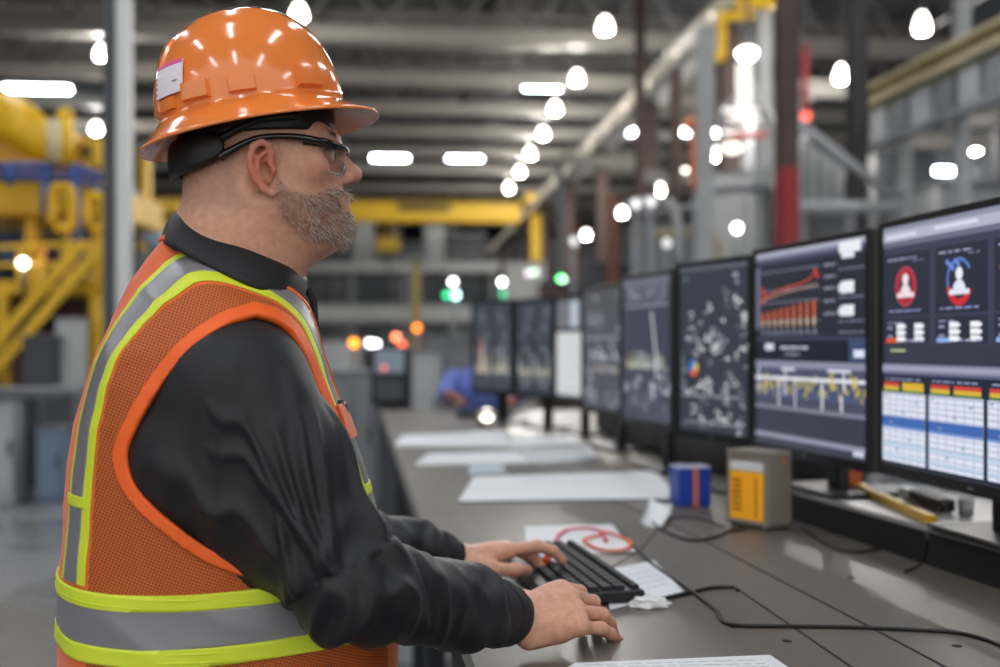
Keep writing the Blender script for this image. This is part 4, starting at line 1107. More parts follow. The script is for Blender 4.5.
m_inkg = mat('print_grey', '#9a9da6', .6); m_inkb = mat('print_blue', '#9db4d6', .6)
def prints(t, q, rows_, z, th=.0016, m=m_inkg, seed=1, u0=.08, u1=.92):
    r = random.Random(seed); b = MB()
    for v in rows_:
        u = u0
        while u < u1:
            l = r.uniform(.03, .10); a = [q[0]*(1-U)*(1-W_)+q[1]*U*(1-W_)+q[2]*U*W_+q[3]*(1-U)*W_+Vector((0, 0, th+.0004)) for U, W_ in ((u, v), (min(u1, u+l), v), (min(u1, u+l), v+.02), (u, v+.02))]
            b.add(a, [(0, 1, 2, 3)]); u += l+.02
    b.build('printed_lines', m, t)
t, q = sheet([(458, 503), (680, 500), (655, 472), (474, 478)], 'drawing_board', 'large white plan sheet on a dark backing, left of the blue box', th=.004, cat='plan')
b = MB(); b.bar(q[0]+Vector((0, 0, .002)), q[1]+Vector((0, 0, .002)), .006, .0044); b.build('backing_edge', mat('board_edge', '#4a4f52', .6), t)
sheet([(415, 466), (528, 464), (518, 452), (428, 455)], 'paper_stack', 'long white paper stack nearer of the two behind the plan sheet', th=.006)
sheet([(528, 465), (597, 459), (590, 449), (520, 453)], 'paper_sheet', 'pale curled paper right of the nearer long paper stack', m=m_paper2, th=.001, curl=.012)
sheet([(395, 447), (512, 448), (505, 432), (402, 437)], 'paper_stack', 'long white paper stack farthest from the keyboard', th=.008)
t, q = sheet([(512, 449), (582, 444), (574, 435), (510, 438)], 'paper_sheet', 'white sheet with a faint pink line beside farthest paper stack', th=.004)
prints(t, q, [.5, .56], DESK_Z, .0046, mat('print_pink', '#d79a9a', .6), 3, .4, .9)
sheet([(468, 476), (506, 474), (502, 466), (470, 467)], 'notepad', 'small pale blue notepad behind the white plan sheet', m=mat('blue_grey_paper', '#b6c4cc', .6), th=.007, cat='notepad')
t, q = sheet([(527, 556), (636, 552), (612, 525), (525, 527)], 'paper_sheet', 'white sheet under the far end of the keyboard')
t, q = sheet([(610, 610), (683, 592), (654, 561), (600, 572)], 'paper_sheet', 'white printed sheet at the right edge of the keyboard'); prints(t, q, [.25, .4, .55, .7], DESK_Z, .0014, m_inkb, 5, .35, .9)
t, q = sheet([(540, 684), (820, 690), (770, 656), (575, 664)], 'paper_sheet', 'white sheet with small print at the bottom of the photo'); prints(t, q, [.52, .62, .72, .84], DESK_Z, .0014, m_inkg, 6)
sheet([(641, 527), (664, 528), (672, 517), (650, 509)], 'paper_scrap', 'small folded white scrap between keyboard and blue box', th=.003, curl=.02, cat='paper')
b = MB(); rr_ = random.Random(2)
t = thing('crumpled_tissue', 'crumpled white tissue against the near right corner of keyboard', 'tissue', G(652, 604, DESK_Z))
V_ = []; c = G(650, 606, DESK_Z)
n = 14
for i in range(n+1):
    for j in range(n): 
        a = 2*PI*j/n; ph = PI/2*i/n; r_ = .022*math.cos(ph)*(1+.35*mnoise.noise(Vector((math.cos(a)*2, math.sin(a)*2, ph*3)))); V_.append(c+Vector((r_*1.5*math.cos(a), r_*math.sin(a), .001+.014*math.sin(ph)*(1+.6*mnoise.noise(Vector((a*2, ph*4, 1)))))))
b.add(V_, [(i*n+j, i*n+(j+1) % n, (i+1)*n+(j+1) % n, (i+1)*n+j) for i in range(n) for j in range(n)]); b.build('folds', m_paper, t)
# loop of coloured cord on the sheet behind the keyboard
t = thing('lanyard', 'pink and orange looped cord on the sheet behind the keyboard', 'lanyard', G(600, 545, DESK_Z))
for nm, col, pts in (('pink_loop', '#e04f6e', [(566, 552), (556, 540), (566, 530), (588, 528), (602, 532), (606, 541)]), ('orange_loop', '#ea6a2c', [(604, 534), (584, 540), (600, 549), (622, 550), (631, 543), (618, 535), (602, 531)])):
    b = MB(); P3 = spline([G(x, y, DESK_Z+.006) for x, y in pts], 8); b.tube(P3, .0042, 8, flat=.6); b.build(nm, mat(nm, col, .45), t)
# pen held in the far hand's fingers
t = thing('marker_pen', 'silver marker pen with orange band under the far hand', 'pen', PM @ (ML @ Vector((.12, .0, -.03))))
a = P(516, 552, 1.93); c = P(558, 563, 1.925); a.z = max(a.z, DESK_Z+.03); dv = c-a
b = MB(); b.tube([a, a+dv*.62, a+dv*.66], [.008, .0085, .0085], 14); b.build('barrel', mat('silver_plastic', '#b9bcc2', .22, metal=.7), t)
b = MB(); b.tube([a+dv*.66, a+dv*.80], [.0086, .0080], 14); b.build('band', mat('marker_orange', '#e2562a', .35), t)
b = MB(); b.tube([a+dv*.80, a+dv*.96, a+dv], [.0066, .0040, .0020], 12); b.build('tip', mat('silver_plastic', '#b9bcc2', .22), t)
# ---- cables
def cable(pts, label, r=.0028, name='cable', z=DESK_Z, cat='cable', group=None):
    P3 = spline([(p if isinstance(p, Vector) else G(p[0], p[1], z+r)) for p in pts], 10); b = MB(); b.tube(P3, r, 8); o = b.build(name, m_cable); tag(o, label, cat, group); return o
cable([(646, 601), (675, 596), (710, 588), (733, 587), (738, 590)], 'short black keyboard cable running right from the keyboard', .0030)
cable([(618, 528), (648, 560), (690, 590), (716, 610), (729, 624), (790, 626), (850, 627), (920, 630), (965, 634), (1010, 650), (1060, 690)], 'long black cable bending right along the bottom of the desk', .0028)
cable([(652, 522), (664, 531), (690, 540), (715, 537), (730, 531), (745, 529)], 'black cable curving toward the grey device from the paper scrap', .0030)
cable([(664, 521), (680, 517), (705, 520), (724, 527)], 'thin black cable behind the curved one near the grey device', .0024)
cable([(803, 529), (830, 546), (856, 552), (880, 549)], 'black cable lying at the foot of the riser', .0026)
def rz(px, py, dz=.004): return G(px, py, RZ+dz)
cable([rz(904, 497, .03), rz(917, 506, .02), rz(930, 520), G(928, 534, RZ+.004), G(922, 562, DESK_Z+.02), G(905, 572, DESK_Z+.003)], 'black cable hanging over the riser edge below nearest monitor', .003)
cable([rz(985, 527), rz(960, 530), rz(940, 528), rz(930, 521), rz(938, 512, .012), rz(946, 504, .03)], 'black cable looping along the riser top to monitor foot', .003)
# ---- device, box and small things
def obox(c, R, size, bev=.003): b = MB(); b.box(c, size, R, bev); return b
dv0 = G(727, 524, DESK_Z); dv1 = G(768, 531, DESK_Z); dv2 = G(787, 526, DESK_Z)
ux = (dv1-dv0); DW = ux.length; ux.normalize(); uy = Vector((-ux.y, ux.x, 0)); DD = .085; DH = .170
Rd = Matrix((ux, uy, Vector((0, 0, 1)))).transposed(); dc = dv0+ux*DW/2+uy*DD/2
m_dev = mat('device_putty', '#8a8478', .5, bump=.05, bscale=200); m_amber = mat('amber_panel', '#d99a1e', .25, emit='#d9901a', estr=.25)
dev = thing('bench_meter', 'grey bench meter with a glowing amber front panel', 'meter', dc)
obox(dc+Vector((0, 0, DH/2+.003)), Rd, (DW, DD, DH), .006).build('housing', m_dev, dev)
for sx in (-1, 1):
    for sy in (-1, 1): b = MB(); b.lathe(dc+ux*sx*DW*.4+uy*sy*DD*.36, [(.006, 0), (.006, .004)], 10); b.build('rubber_foot', m_black, dev)
fc = dc-uy*(DD/2)
b = MB()
for sx, sz, lx, lz in ((-DW*.45, .085, .007, DH), (DW*.45, .085, .007, DH), (0, DH-.004, DW, .010), (0, .010, DW, .010)): b.box(fc+ux*sx+Vector((0, 0, sz+.003)), (lx, .008, lz), Rd, .002)
b.build('front_frame', m_dev, dev)
pnl = obox(fc-uy*.0015+Vector((0, 0, .072)), Rd, (DW*.80, .004, .108), .0015).build('amber_panel', m_amber, dev); tag(pnl, 'glowing amber panel')
obox(fc-uy*.0015+Vector((0, 0, .137)), Rd, (DW*.80, .004, .020), .0015).build('white_strip', m_paper, dev)
m_amd = mat('amber_dark', '#7a4a10', .4)
b = MB()
for k in range(6): b.box(fc-uy*.0038+ux*(-DW*.22)+Vector((0, 0, .040+.013*k)), (DW*.22, .0012, .006), Rd)
b.box(fc-uy*.0038+ux*(DW*.24)+Vector((0, 0, .07)), (.003, .0012, .09), Rd)
b.build('panel_marks', m_amd, pnl)
obox(dc+ux*(DW/2)+uy*.012+Vector((0, 0, .15)), Rd, (.006, .012, .010), .001).build('side_knob', mat('knob_amber', '#c98a2a', .4), dev)
bx0 = G(679, 507, DESK_Z); bx1 = G(711, 506, DESK_Z); ux = bx1-bx0; BW = ux.length; ux.normalize(); uy = Vector((-ux.y, ux.x, 0)); Rb = Matrix((ux, uy, Vector((0, 0, 1)))).transposed()
bc = bx0+ux*BW/2+uy*.035; bxt = thing('blue_box', 'small blue box with an orange band beside the meter', 'box', bc)
obox(bc+Vector((0, 0, .0485)), Rb, (BW, .07, .096), .003).build('carton', mat('box_blue', '#2446a8', .4), bxt)
b = MB(); b.box(bc+ux*BW*.02-uy*.0358+Vector((0, 0, .0485)), (.013, .0014, .097), Rb); b.box(bc+ux*BW*.02+Vector((0, 0, .0975)), (.013, .072, .0014), Rb); b.build('band', mat('box_band', '#e07a4e', .45), bxt)
obox(bc+Vector((0, 0, .0985)), Rb, (BW*1.01, .0715, .004), .001).build('lid', mat('box_lid', '#b9c0d6', .4), bxt)
# things lying on the riser under the nearest monitor
ob = G(843, 490, RZ); b = MB()
t = thing('orange_carton', 'small orange-brown carton on the riser beside monitor neck', 'box', ob); b.box(ob+Vector((.02, .02, .026)), (.045, .05, .05), .2, .002); b.build('carton', mat('carton_orange', '#b8552a', .5), t); b = MB(); b.box(ob+Vector((.02, .02, .0515)), (.036, .04, .003), .2, .001); b.build('flap', mat('carton_dark', '#7a3a20', .5), t)
y0 = rz(858, 487, .010); y1 = rz(932, 520, .010)
t = thing('yellow_level', 'yellow spirit level lying on the riser under nearest monitor', 'level', (y0+y1)/2)
b = MB(); b.bar(y0, y1, .020, .018, .002); b.build('body', mat('level_yellow', '#c79a26', .4), t)
for k in (.3, .7): p = y0.lerp(y1, k); b = MB(); b.bar(p-(y1-y0).normalized()*.014+Vector((0, 0, .009)), p+(y1-y0).normalized()*.014+Vector((0, 0, .009)), .010, .003); b.build('vial', mat('vial_green', '#9aa87a', .2), t)
s0 = rz(905, 491, .016); t = thing('label_printer', 'small black handheld tool with a white label on riser', 'tool', s0); d_ = (rz(948, 506, .016)-s0)
b = MB(); b.bar(s0+d_*.25, s0+d_, .034, .026, .006); b.build('body', m_black, t); b = MB(); b.bar(s0, s0+d_*.25, .030, .022, .004); b.build('white_label', m_paper, t)
b = MB(); cpos = rz(966, 516, 0); t = thing('grey_cup', 'small translucent grey cup on riser by the monitor foot', 'cup', cpos); b.lathe(cpos+Vector((0, 0, .001)), [(.013, 0), (.016, .030), (.0145, .030), (.012, .003)], 18); b.build('wall', mat('cup_grey', '#8f9290', .2), t); b = MB(); b.lathe(cpos+Vector((0, 0, .030)), [(.0145, 0), (.0168, .0), (.0168, .003), (.0145, .003)], 18, cap=False); b.build('rim', mat('cup_rim', '#b5b8b6', .2), t)
# far end of the desk
p = G(476, 417.5, DESK_Z); t = thing('blue_tray', 'pale blue tray at the far end of the desk', 'tray', p)
b = MB(); b.box(p+Vector((.05, .05, .006)), (.30, .20, .010), -.1, .004); b.build('base', mat('tray_blue', '#8fb2cc', .4), t)
b = MB()
for dx, dy, lx, ly in ((0, .10, .30, .012), (0, -.10, .30, .012), (.15, 0, .012, .21), (-.15, 0, .012, .21)): b.box(p+Vector((.05+dx, .05+dy, .018)), (lx, ly, .026), bev=.002)
b.build('rim', mat('tray_dark', '#3a4048', .5), t)
p = P(487, 416, 5.35); p.z = DESK_Z+.014; t = thing('white_orb', 'small white orb at the far end of the desk, highlight made as glow', 'lamp', p)
b = MB(); b.lathe(p, [(.045, 0), (.045, .012), (.012, .018), (.012, .03)], 18); b.build('base', m_black, t)
b = MB(); b.lathe(p+Vector((0, 0, .055)), [(.030*math.sin(a), -.030*math.cos(a)) for a in np.linspace(.03, PI-.03, 10)], 18); b.build('globe', emat('globe_white', '#fff6e8', 5), t)  # the orb's bright highlight is made by letting the globe glow
b = MB(); b.lathe(p+Vector((0, 0, .05)), [(.036, .03), (.055, .005), (.052, .005), (.034, .028)], 18, cap=False); b.build('skirt', mat('orb_skirt_cream', '#c9bea4', .5), t)
# ---- colleague at the far end
FP = SDF(); fo = c2w(-.13, 7.62, 0)
FM = Matrix.Translation(fo) @ Matrix.Rotation(math.radians(-92), 4, 'Z')
FP.rc((.0, 0, .80), (.16, 0, 1.14), .15, .15, .05); FP.rc((.16, 0, 1.14), (.19, 0, 1.30), .15, .055, .05); FP.rc((.19, 0, 1.26), (.23, 0, 1.38), .055, .05, .03)
FP.ell((.27, 0, 1.44), (.095, .075, .115), .02); FP.ell((.365, 0, 1.43), (.014, .012, .018), .02); FP.ell((.33, 0, 1.37), (.045, .04, .035), .02)
for s in (-1, 1):
    FP.rc((.15, .19*s, 1.20), (.28, .25*s, 1.00+.10), .062, .048, .03); FP.rc((.28, .25*s, 1.10), (.50, .16*s, 1.075), .045, .032, .02); FP.ell((.55, .15*s, 1.065), (.06, .04, .02), .015)
    for k in range(4): FP.rc((.58, (.15+.018*(k-1.5))*s, 1.068), (.645-.006*abs(k-1.5), (.15+.024*(k-1.5))*s, 1.04), .010, .008, .004)
    FP.rc((.54, (.15-.03)*s, 1.06), (.59, (.15-.055)*s, 1.045), .010, .008, .006); FP.ell((.265, .078*s, 1.435), (.018, .012, .03), .008)
    FP.rc((-.03, .10*s, .82), (.02, .12*s, .45), .095, .065, .04); FP.rc((.02, .12*s, .45), (-.04, .12*s, .06), .065, .05, .03); FP.rc((-.06, .12*s, .05), (.12, .13*s, .045), .045, .04, .02)
v_, q_ = FP.mesh((-.25, -.36, .0), (.72, .36, 1.60), .011, relax=2); n_ = vnormals(v_, q_); t_ = q2t(q_)
man2 = link('person', rawmesh(v_, q_, 'person'), mat('far_skin', '#8a5443', .5)); man2.matrix_world = FM; man2.location = FM.to_translation(); man2.rotation_euler = (0, 0, math.radians(-92))
tag(man2, 'person in a blue shirt leaning over the far end of the desk', 'person')
def fclip(name, m, *gs, off=.010):
    g_ = (v_, n_, t_)
    for g in gs: g_ = clip(*g_, g(g_[0]))
    V2, T2 = shell(*g_, .002, off); return link(name, rawmesh(V2, T2, name), m, man2, True, keep=False)
fclip('shirt', mat('blue_shirt', '#6577bd', .7), lambda V: np.minimum(V[:, 2]-.92, 1.34-V[:, 2]), lambda V: .34-V[:, 0])
fclip('trousers', mat('navy_work_cloth', '#20242f', .7), lambda V: np.minimum(.93-V[:, 2], V[:, 2]-.08))
fclip('hair', mat('hair_dark', '#4b372b', .6), lambda V: V[:, 2]-1.43-np.maximum(V[:, 0]-.24, 0)*.7)
fclip('boots', mat('boot_leather', '#2b2119', .45), lambda V: .10-V[:, 2])
# ================================================================ the factory hall
m_floor = mat('concrete_floor', '#6f7173', .28, col2='#85878a', scale=.9, bump=.05, bscale=14, rvar=.10)
m_ceil = mat('roof_deck', '#6a6b6e', .7, var=.12, scale=.6)
m_wall = mat('wall_panel_grey', '#8b9096', .6, var=.08, scale=.5)
m_walld = mat('wall_panel_dark', '#565b62', .6, var=.1, scale=.5)
m_truss = mat('truss_grey', '#8a8680', .55)
m_trussd = mat('truss_dark', '#58595c', .6)
m_duct = mat('duct_grey', '#8f8c87', .4, metal=.3)
m_yel = mat('machine_yellow', '#dcae12', .42, var=.08, scale=2)
m_yel2 = mat('crane_yellow', '#e0b416', .45, var=.06, scale=.6)
m_blue = mat('rail_blue', '#3a548f', .45)
m_brown = mat('column_brown', '#4b3a35', .6, var=.12, scale=2)
m_red = mat('column_red', '#8e2a2a', .55)
m_lgrey = mat('paint_light_grey', '#a9abab', .45, var=.06, scale=2)
m_mgrey = mat('paint_mid_grey', '#777a7d', .5, var=.08, scale=2)
m_dgrey = mat('paint_dark_grey', '#3f4247', .5, var=.1, scale=2)
m_cream = mat('beam_cream', '#b3a67c', .5, var=.08, scale=1.5)
m_maroon = mat('machine_maroon', '#4a2226', .5)
m_bluegrey = mat('cabinet_blue_grey', '#6a7b90', .45)
m_glassd = mat('dark_glass', '#14181e', .08)
m_lamp = emat('lamp_white', '#fffaf0', 70); m_lampg = emat('lamp_glow', '#fff6ea', 10); m_tube = emat('tube_white', '#eaf6ff', 26)
W0, W1, Y0, Y1, ZC = -26, 15, -9, 64, 10.4
def S(b, name, m): o = b.build(name, m); o['kind'] = 'structure'; return o
b = MB(); b.box(((W0+W1)/2, (Y0+Y1)/2, -.05), (W1-W0, Y1-Y0, .1)); S(b, 'floor', m_floor)
b = MB(); b.box(((W0+W1)/2, (Y0+Y1)/2, ZC+.1), (W1-W0, Y1-Y0, .1))
for k in range(60): b.box((W0+(k+.5)*(W1-W0)/60, (Y0+Y1)/2, ZC+.02), (.25, Y1-Y0, .10))
S(b, 'ceiling', m_ceil)
b = MB(); b.box(((W0+W1)/2, Y1+.1, ZC/2), (W1-W0, .2, ZC)); S(b, 'wall_back', m_wall)
b = MB(); b.box((W0-.1, (Y0+Y1)/2, ZC/2), (.2, Y1-Y0, ZC)); S(b, 'wall_left', m_wall)
b = MB(); b.box((W1+.1, (Y0+Y1)/2, ZC/2), (.2, Y1-Y0, ZC)); S(b, 'wall_right', m_walld)
b = MB(); b.box(((W0+W1)/2, Y1-.05, .25), (W1-W0, .1, .5)); S(b, 'baseboard_back', m_dgrey)
# back wall windows and cladding bays
for k in range(11):
    x = -19+k*3.4; f = MB()
    for dx, dz, lx, lz in ((-1.35, 0, .12, 2.1), (1.35, 0, .12, 2.1), (0, 1.0, 2.8, .12), (0, -1.0, 2.8, .12), (0, 0, .08, 2.0), (0, .1, 2.7, .06)): f.box((x+dx, Y1-.12, 8.35+dz), (lx, .16, lz))
    o = S(f, 'window_%d' % (k+1), m_lgrey); g_ = MB(); g_.box((x, Y1-.06, 8.35), (2.7, .04, 2.0)); g_.build('pane', m_glassd, o)
for k in range(12):
    x = -20.7+k*3.4; b = MB(); b.ibeam((x, Y1-.35, 0), (x, Y1-.35, ZC), .35, .4, .05, up=(0, 1, 0)); o = S(b, 'trim_%d' % (k+1), m_lgrey)
# ---- roof trusses, purlins and ducts
def truss(y, label):
    t = thing('roof_truss', label, 'roof truss', ((W0+W1)/2, y, 8.3), 'roof trusses across the hall')
    b = MB(); b.ibeam((W0, y, 9.9), (W1, y, 9.9), .30, .32, .05); b.build('top_chord', m_truss, t)
    b = MB(); b.ibeam((W0, y, 8.35), (W1, y, 8.35), .30, .34, .05); b.build('bottom_chord', m_truss, t)
    b = MB(); n = 24; s_ = (W1-W0)/n
    for k in range(n):
        x = W0+k*s_; b.bar((x, y, 8.5), (x+s_/2, y, 9.75), .09); b.bar((x+s_/2, y, 9.75), (x+s_, y, 8.5), .09)
    b.build('web_lattice', m_trussd, t)
for yy in (14, 18.5, 24.7, 28.7, 32.2, 35.7, 39.4, 43.4, 48.5, 53.5, 58.5): truss(yy, 'grey steel roof truss spanning the hall under the dark ceiling')
for k, (y, z, r_) in enumerate(((20.7, 8.75, .26), (26.4, 8.8, .28), (29.5, 8.75, .22), (44.4, 8.6, .28))):
    lb_ = ['grey round duct along the very top of the photo', 'thick grey duct crossing the hall below the top one', 'thin grey duct crossing in the middle of the roof', 'grey duct farthest back under the roof'][k]
    t = thing('vent_duct', lb_, 'duct', (-6, y, z-r_), 'air ducts under the roof'); b = MB(); b.cyl((W0+1, y, z), (W1-1, y, z), r_, 14); b.build('pipe', m_duct, t)
    for q in range(13): b = MB(); x = W0+2+q*3.1; b.cyl((x-.05, y, z), (x+.05, y, z), r_*1.12, 14); b.build('flange', m_truss, t)
for k in range(5):
    x = -20+k*7.5; b = MB(); b.ibeam((x, Y0, 10.15), (x, Y1, 10.15), .2, .25, .04); tag(b.build('purlin', m_trussd), 'dark purlin running lengthwise under the ceiling', 'beam', 'purlins under the ceiling')
# ---- hanging lamps
PW = 340
def lamp(p, r=.17, hang=None, label='', cat='lamp', group=None, s=1):
    t = thing('pendant_lamp', label, cat, p, group)
    p = Vector(p); b = MB(); b.lathe(p, [(r*.98, -.10*s), (r, -.06*s), (r*.86, .08*s), (r*.55, .20*s), (r*.35, .26*s)], 18); b.build('lamp_shade', m_lampg, t)
    b = MB(); b.lathe(p, [(.001, -.15*s), (r*.7, -.135*s), (r*.9, -.105*s), (.001, -.10*s)], 16); b.build('bulb', m_lamp, t)
    b = MB(); b.lathe(p, [(r*.36, .26*s), (r*.36, .38*s), (.02, .42*s)], 12); b.build('housing', m_dgrey, t)
    lt = bpy.data.lights.new('pendant_light', 'POINT'); lt.energy = PW*s*s; lt.shadow_soft_size = r*.5; lt.color = (1, .96, .9); lo_ = bpy.data.objects.new('pendant_light', lt); COL.objects.link(lo_); lo_.parent = t; lo_.location = (0, 0, -.24*s)
    if hang: b = MB(); b.cyl(p+Vector((0, 0, .40*s)), (p.x, p.y, hang), .012, 6); b.build('cord', m_dgrey, t)
    return t
ordn = ['nearest and highest', 'second', 'third', 'fourth', 'fifth', 'sixth', 'seventh and farthest']
for k, (x, y) in enumerate(((605, 25), (577, 77), (555, 107), (543, 132), (530, 152), (520, 170), (509, 186))):
    d_ = 6.57*F/(HY-y); lamp(P(x, y+2, d_), .15, 10.2, f'{ordn[k]} white pendant lamp in the row above the monitors', group='pendant lamps in the middle row', s=.75)
for (x, y, lb_) in ((299, 12, 'white pendant lamp showing just right of the hard hat crown'), (102, 52, 'white pendant lamp left of the grey steel column near photo top'), (96, 127, 'white pendant lamp above the yellow machine beside the steel column')):
    lamp(P(x, y+2, 6.57*F/(HY-y)), .15, 10.2, lb_, group='pendant lamps on the left side', s=.75)
ordr = ['nearest', 'second', 'third', 'fourth', 'fifth', 'sixth', 'seventh', 'eighth', 'ninth and farthest']
for k, (x, y, d_) in enumerate(((922, 26, 12.3), (841, 76, 14.6), (781, 110, 16.7), (714, 155, 20.7), (685, 176, 23.2), (660, 190, 25.3), (622, 213, 29.8), (586, 235, 35.7), (547, 260, 46))):
    lamp(P(x, y, d_), .085 if k < 6 else .12, 8.4, f'{ordr[k]} white pendant lamp in the right row of lamps', group='pendant lamps in the right row', s=.55)
for k, (x, y, d_) in enumerate(((975, 147, 19.8), (925, 163, 21.6))):
    lamp(P(x, y, d_), .10, 8.4, ['white pendant lamp under the cream beam at the right photo edge', 'white pendant lamp under the cream beam between two grey posts'][k], group='pendant lamps by the cream beam', s=.7)
for k, (x, y, w_, d_, lb_) in enumerate(((390, 158, 1.30, 40, 'bright strip light level with the safety glasses'), (465, 158, 1.25, 40, 'bright strip light right of the one by the glasses'), (542, 87, 1.0, 29, 'bright strip light between two lamps of the middle row'),
        (37, 89, 1.7, 29, 'long bright strip light above the yellow machine'), (628, 132, .55, 35, 'short bluish strip light just right of the runway beam'), (685, 132, .5, 35, 'short bluish strip light left of the white signal gantry'), (715, 133, .5, 35, 'short bluish strip light behind the white signal gantry'), (945, 171, .8, 30, 'bluish strip light between two grey posts at right'), (992, 172, .6, 30, 'bluish strip light at the right photo edge'))):
    p = P(x, y, d_); t = thing('strip_light', lb_, 'strip light', p, 'strip lights under the roof')
    b = MB(); b.box(p, (w_, .18, .13), bev=.04); b.build('tube', m_tube, t)
    b = MB(); b.box(p+Vector((0, 0, .10)), (w_*1.05, .24, .07)); b.build('housing', m_dgrey, t)
    b = MB()
    for s in (-1, 1): b.cyl(p+Vector((s*w_*.4, 0, .13)), Vector((p.x+s*w_*.4, p.y, 10.3)), .01, 6)
    b.build('hanger', m_dgrey, t)
# added luminaires, out of view above the near floor, to brighten the hall
m_panel = emat('panel_white', '#f4f8ff', 17.0)
for i, x in enumerate((-11, -5.2, -1.6, 2.0, 7)):
    for j, y in enumerate((-5, 0.2, 5.5, 10.8, 15.5)):
        t = thing('added_luminaire', 'long unseen luminaire added to light the near part of the hall', 'added light', (x, y, 7.2), 'added luminaires over the near floor')
        b = MB(); b.box((x, y, 7.2), (.34, 2.6, .05), bev=.01); b.build('diffuser', m_panel, t); b = MB(); b.box((x, y, 7.27), (.42, 2.7, .09)); b.build('housing', m_lgrey, t)
        b = MB(); b.cyl((x, y-1, 7.3), (x, y-1, 10.3), .012, 6); b.cyl((x, y+1, 7.3), (x, y+1, 10.3), .012, 6); b.build('hanger', m_dgrey, t)
# ---- crane runway on the right and the yellow bridge crane
RX = 4.72
t = thing('crane_runway', 'long pale crane runway beam rising to the top of the photo', 'beam', (RX, 36, 5.9))
b = MB(); b.box((RX, 35.5, 6.32), (.24, 49, .36), bev=.02); b.build('girder', mat('runway_tan', '#a4987f', .5, var=.1, scale=1), t); b = MB(); b.box((RX, 35.5, 6.04), (.30, 49, .16)); b.build('dark_underside', mat('runway_dark', '#2b2726', .6), t)  # underside's shade put in as a dark strip below the tan girder
b = MB(); b.box((RX, 35.5, 6.52), (.10, 49, .08)); b.build('rail', m_lgrey, t)
for k in range(22):
    y = 11.6+k*2.1; p = Vector((RX-.16, y, 6.27)); b = MB(); b.lathe(p, [(.055*math.sin(a), -.055*math.cos(a)) for a in np.linspace(.05, PI-.05, 8)], 12); b.build('marker_dot', emat('marker_white', '#fff3df', 1.0), t)  # row of small emissive dots along the girder side
for k in range(8):
    y = 15.5+k*5; b = MB(); b.ibeam((RX, y, 0), (RX, y, 6.0), .26, .28, .03, up=(0, 1, 0)); b.bar((RX, y, 5.2), (RX-.01, y+1.2, 6.0), .10)
    b.box((RX, y, .02), (.5, .5, .04)); tag(b.build('runway_column', m_brown), f'{["nearest", "second", "third", "fourth", "fifth", "sixth", "seventh", "farthest"][k]} brown column carrying the pale crane runway beam', 'column', 'columns under the crane runway')
LX = -16
t = thing('crane_runway', 'crane runway beam on the far left side of the hall', 'beam', (LX, 36, 5.9)); b = MB(); b.ibeam((LX, 15, 6.25), (LX, 60, 6.25), .28, .46, .05); b.build('girder', m_truss, t)
b = MB(); b.box((LX, 37, 6.52), (.10, 44, .08)); b.build('rail', m_lgrey, t)
for k in range(5):
    b = MB(); y = 18+k*9; b.ibeam((LX, y, 0), (LX, y, 6.0), .26, .28, .03, up=(0, 1, 0)); b.box((LX, y, .02), (.5, .5, .04)); tag(b.build('runway_column', m_mgrey), 'grey column carrying the left crane runway', 'column', 'columns under the left runway')
cy = 40
t = thing('bridge_crane', 'yellow bridge crane spanning the hall behind his face', 'crane', ((LX+RX)/2, cy, 5.9))
b = MB(); b.box(((LX+RX)/2-.1, cy, 6.24), (RX-LX-.5, .5, .74), bev=.03); b.build('girder', m_yel2, t)
b = MB(); b.box(((LX+RX)/2, cy-.32, 6.60), (RX-LX-.6, .16, .07)); b.build('walkway_edge', mat('crane_edge', '#a8861a', .5), t)
p = P(424, 207, cy-.3); b = MB(); b.box((p.x, cy-.27, p.z), (1.9, .03, .36)); b.build('name_plate', mat('plate_dark', '#6d5a16', .5), t)
for x in (LX, RX):
    b = MB(); b.box((x, cy, 6.71), (.36, 1.6, .28), bev=.04); b.build('end_carriage', m_yel2, t)
p = P(388, 243, cy); b = MB(); b.box((p.x, cy, 5.05), (.85, .6, .5), bev=.05); b.bar((p.x-.2, cy, 5.9), (p.x-.2, cy, 5.2), .05); b.bar((p.x+.2, cy, 5.9), (p.x+.2, cy, 5.2), .05); b.build('hoist', mat('hoist_ochre', '#b08c1c', .5), t)
b = MB(); b.cyl((p.x, cy, 4.8), (p.x, cy, 3.9), .04, 8); b.build('hoist_rope', m_dgrey, t); b = MB(); b.tube(spline([(p.x, cy, 3.9), (p.x+.12, cy, 3.75), (p.x+.02, cy, 3.58), (p.x-.10, cy, 3.68)], 5), .04, 8); b.build('hook', m_dgrey, t)
p0 = P(536, 214, 38); b = MB(); b.ibeam((p0.x, p0.y, 0), (p0.x, p0.y, 6.0), .30, .30, .05, up=(0, 1, 0)); b.box((p0.x, p0.y, .03), (.8, .8, .06)); tag(b.build('yellow_column', m_yel2), 'yellow steel column at the right end of the bridge crane', 'column')
# ---- the grey steel column behind him
p = P(117, 345, 9); b = MB(); q = P(124.5, 345, 9); b.box((q.x, q.y, ZC/2), (.105, .12, ZC), -TH, .012); o = b.build('profile', mat('column_white', '#d0d1ce', .4))
t = thing('steel_column', 'tall grey steel column rising behind his back', 'column', (p.x, p.y, 0)); o.parent = t; o.data.transform(Matrix.Translation(-t.location))
b = MB(); b.box((p.x, p.y, .015), (.4, .4, .03), bev=.005); b.build('base_plate', m_mgrey, t)
b = MB(); q = P(111.2, 345, 9); b.box((q.x, q.y, ZC/2), (.105, .10, ZC-.04), -TH); b.build('dark_half', m_dgrey, t)  # left half of the column is a darker box
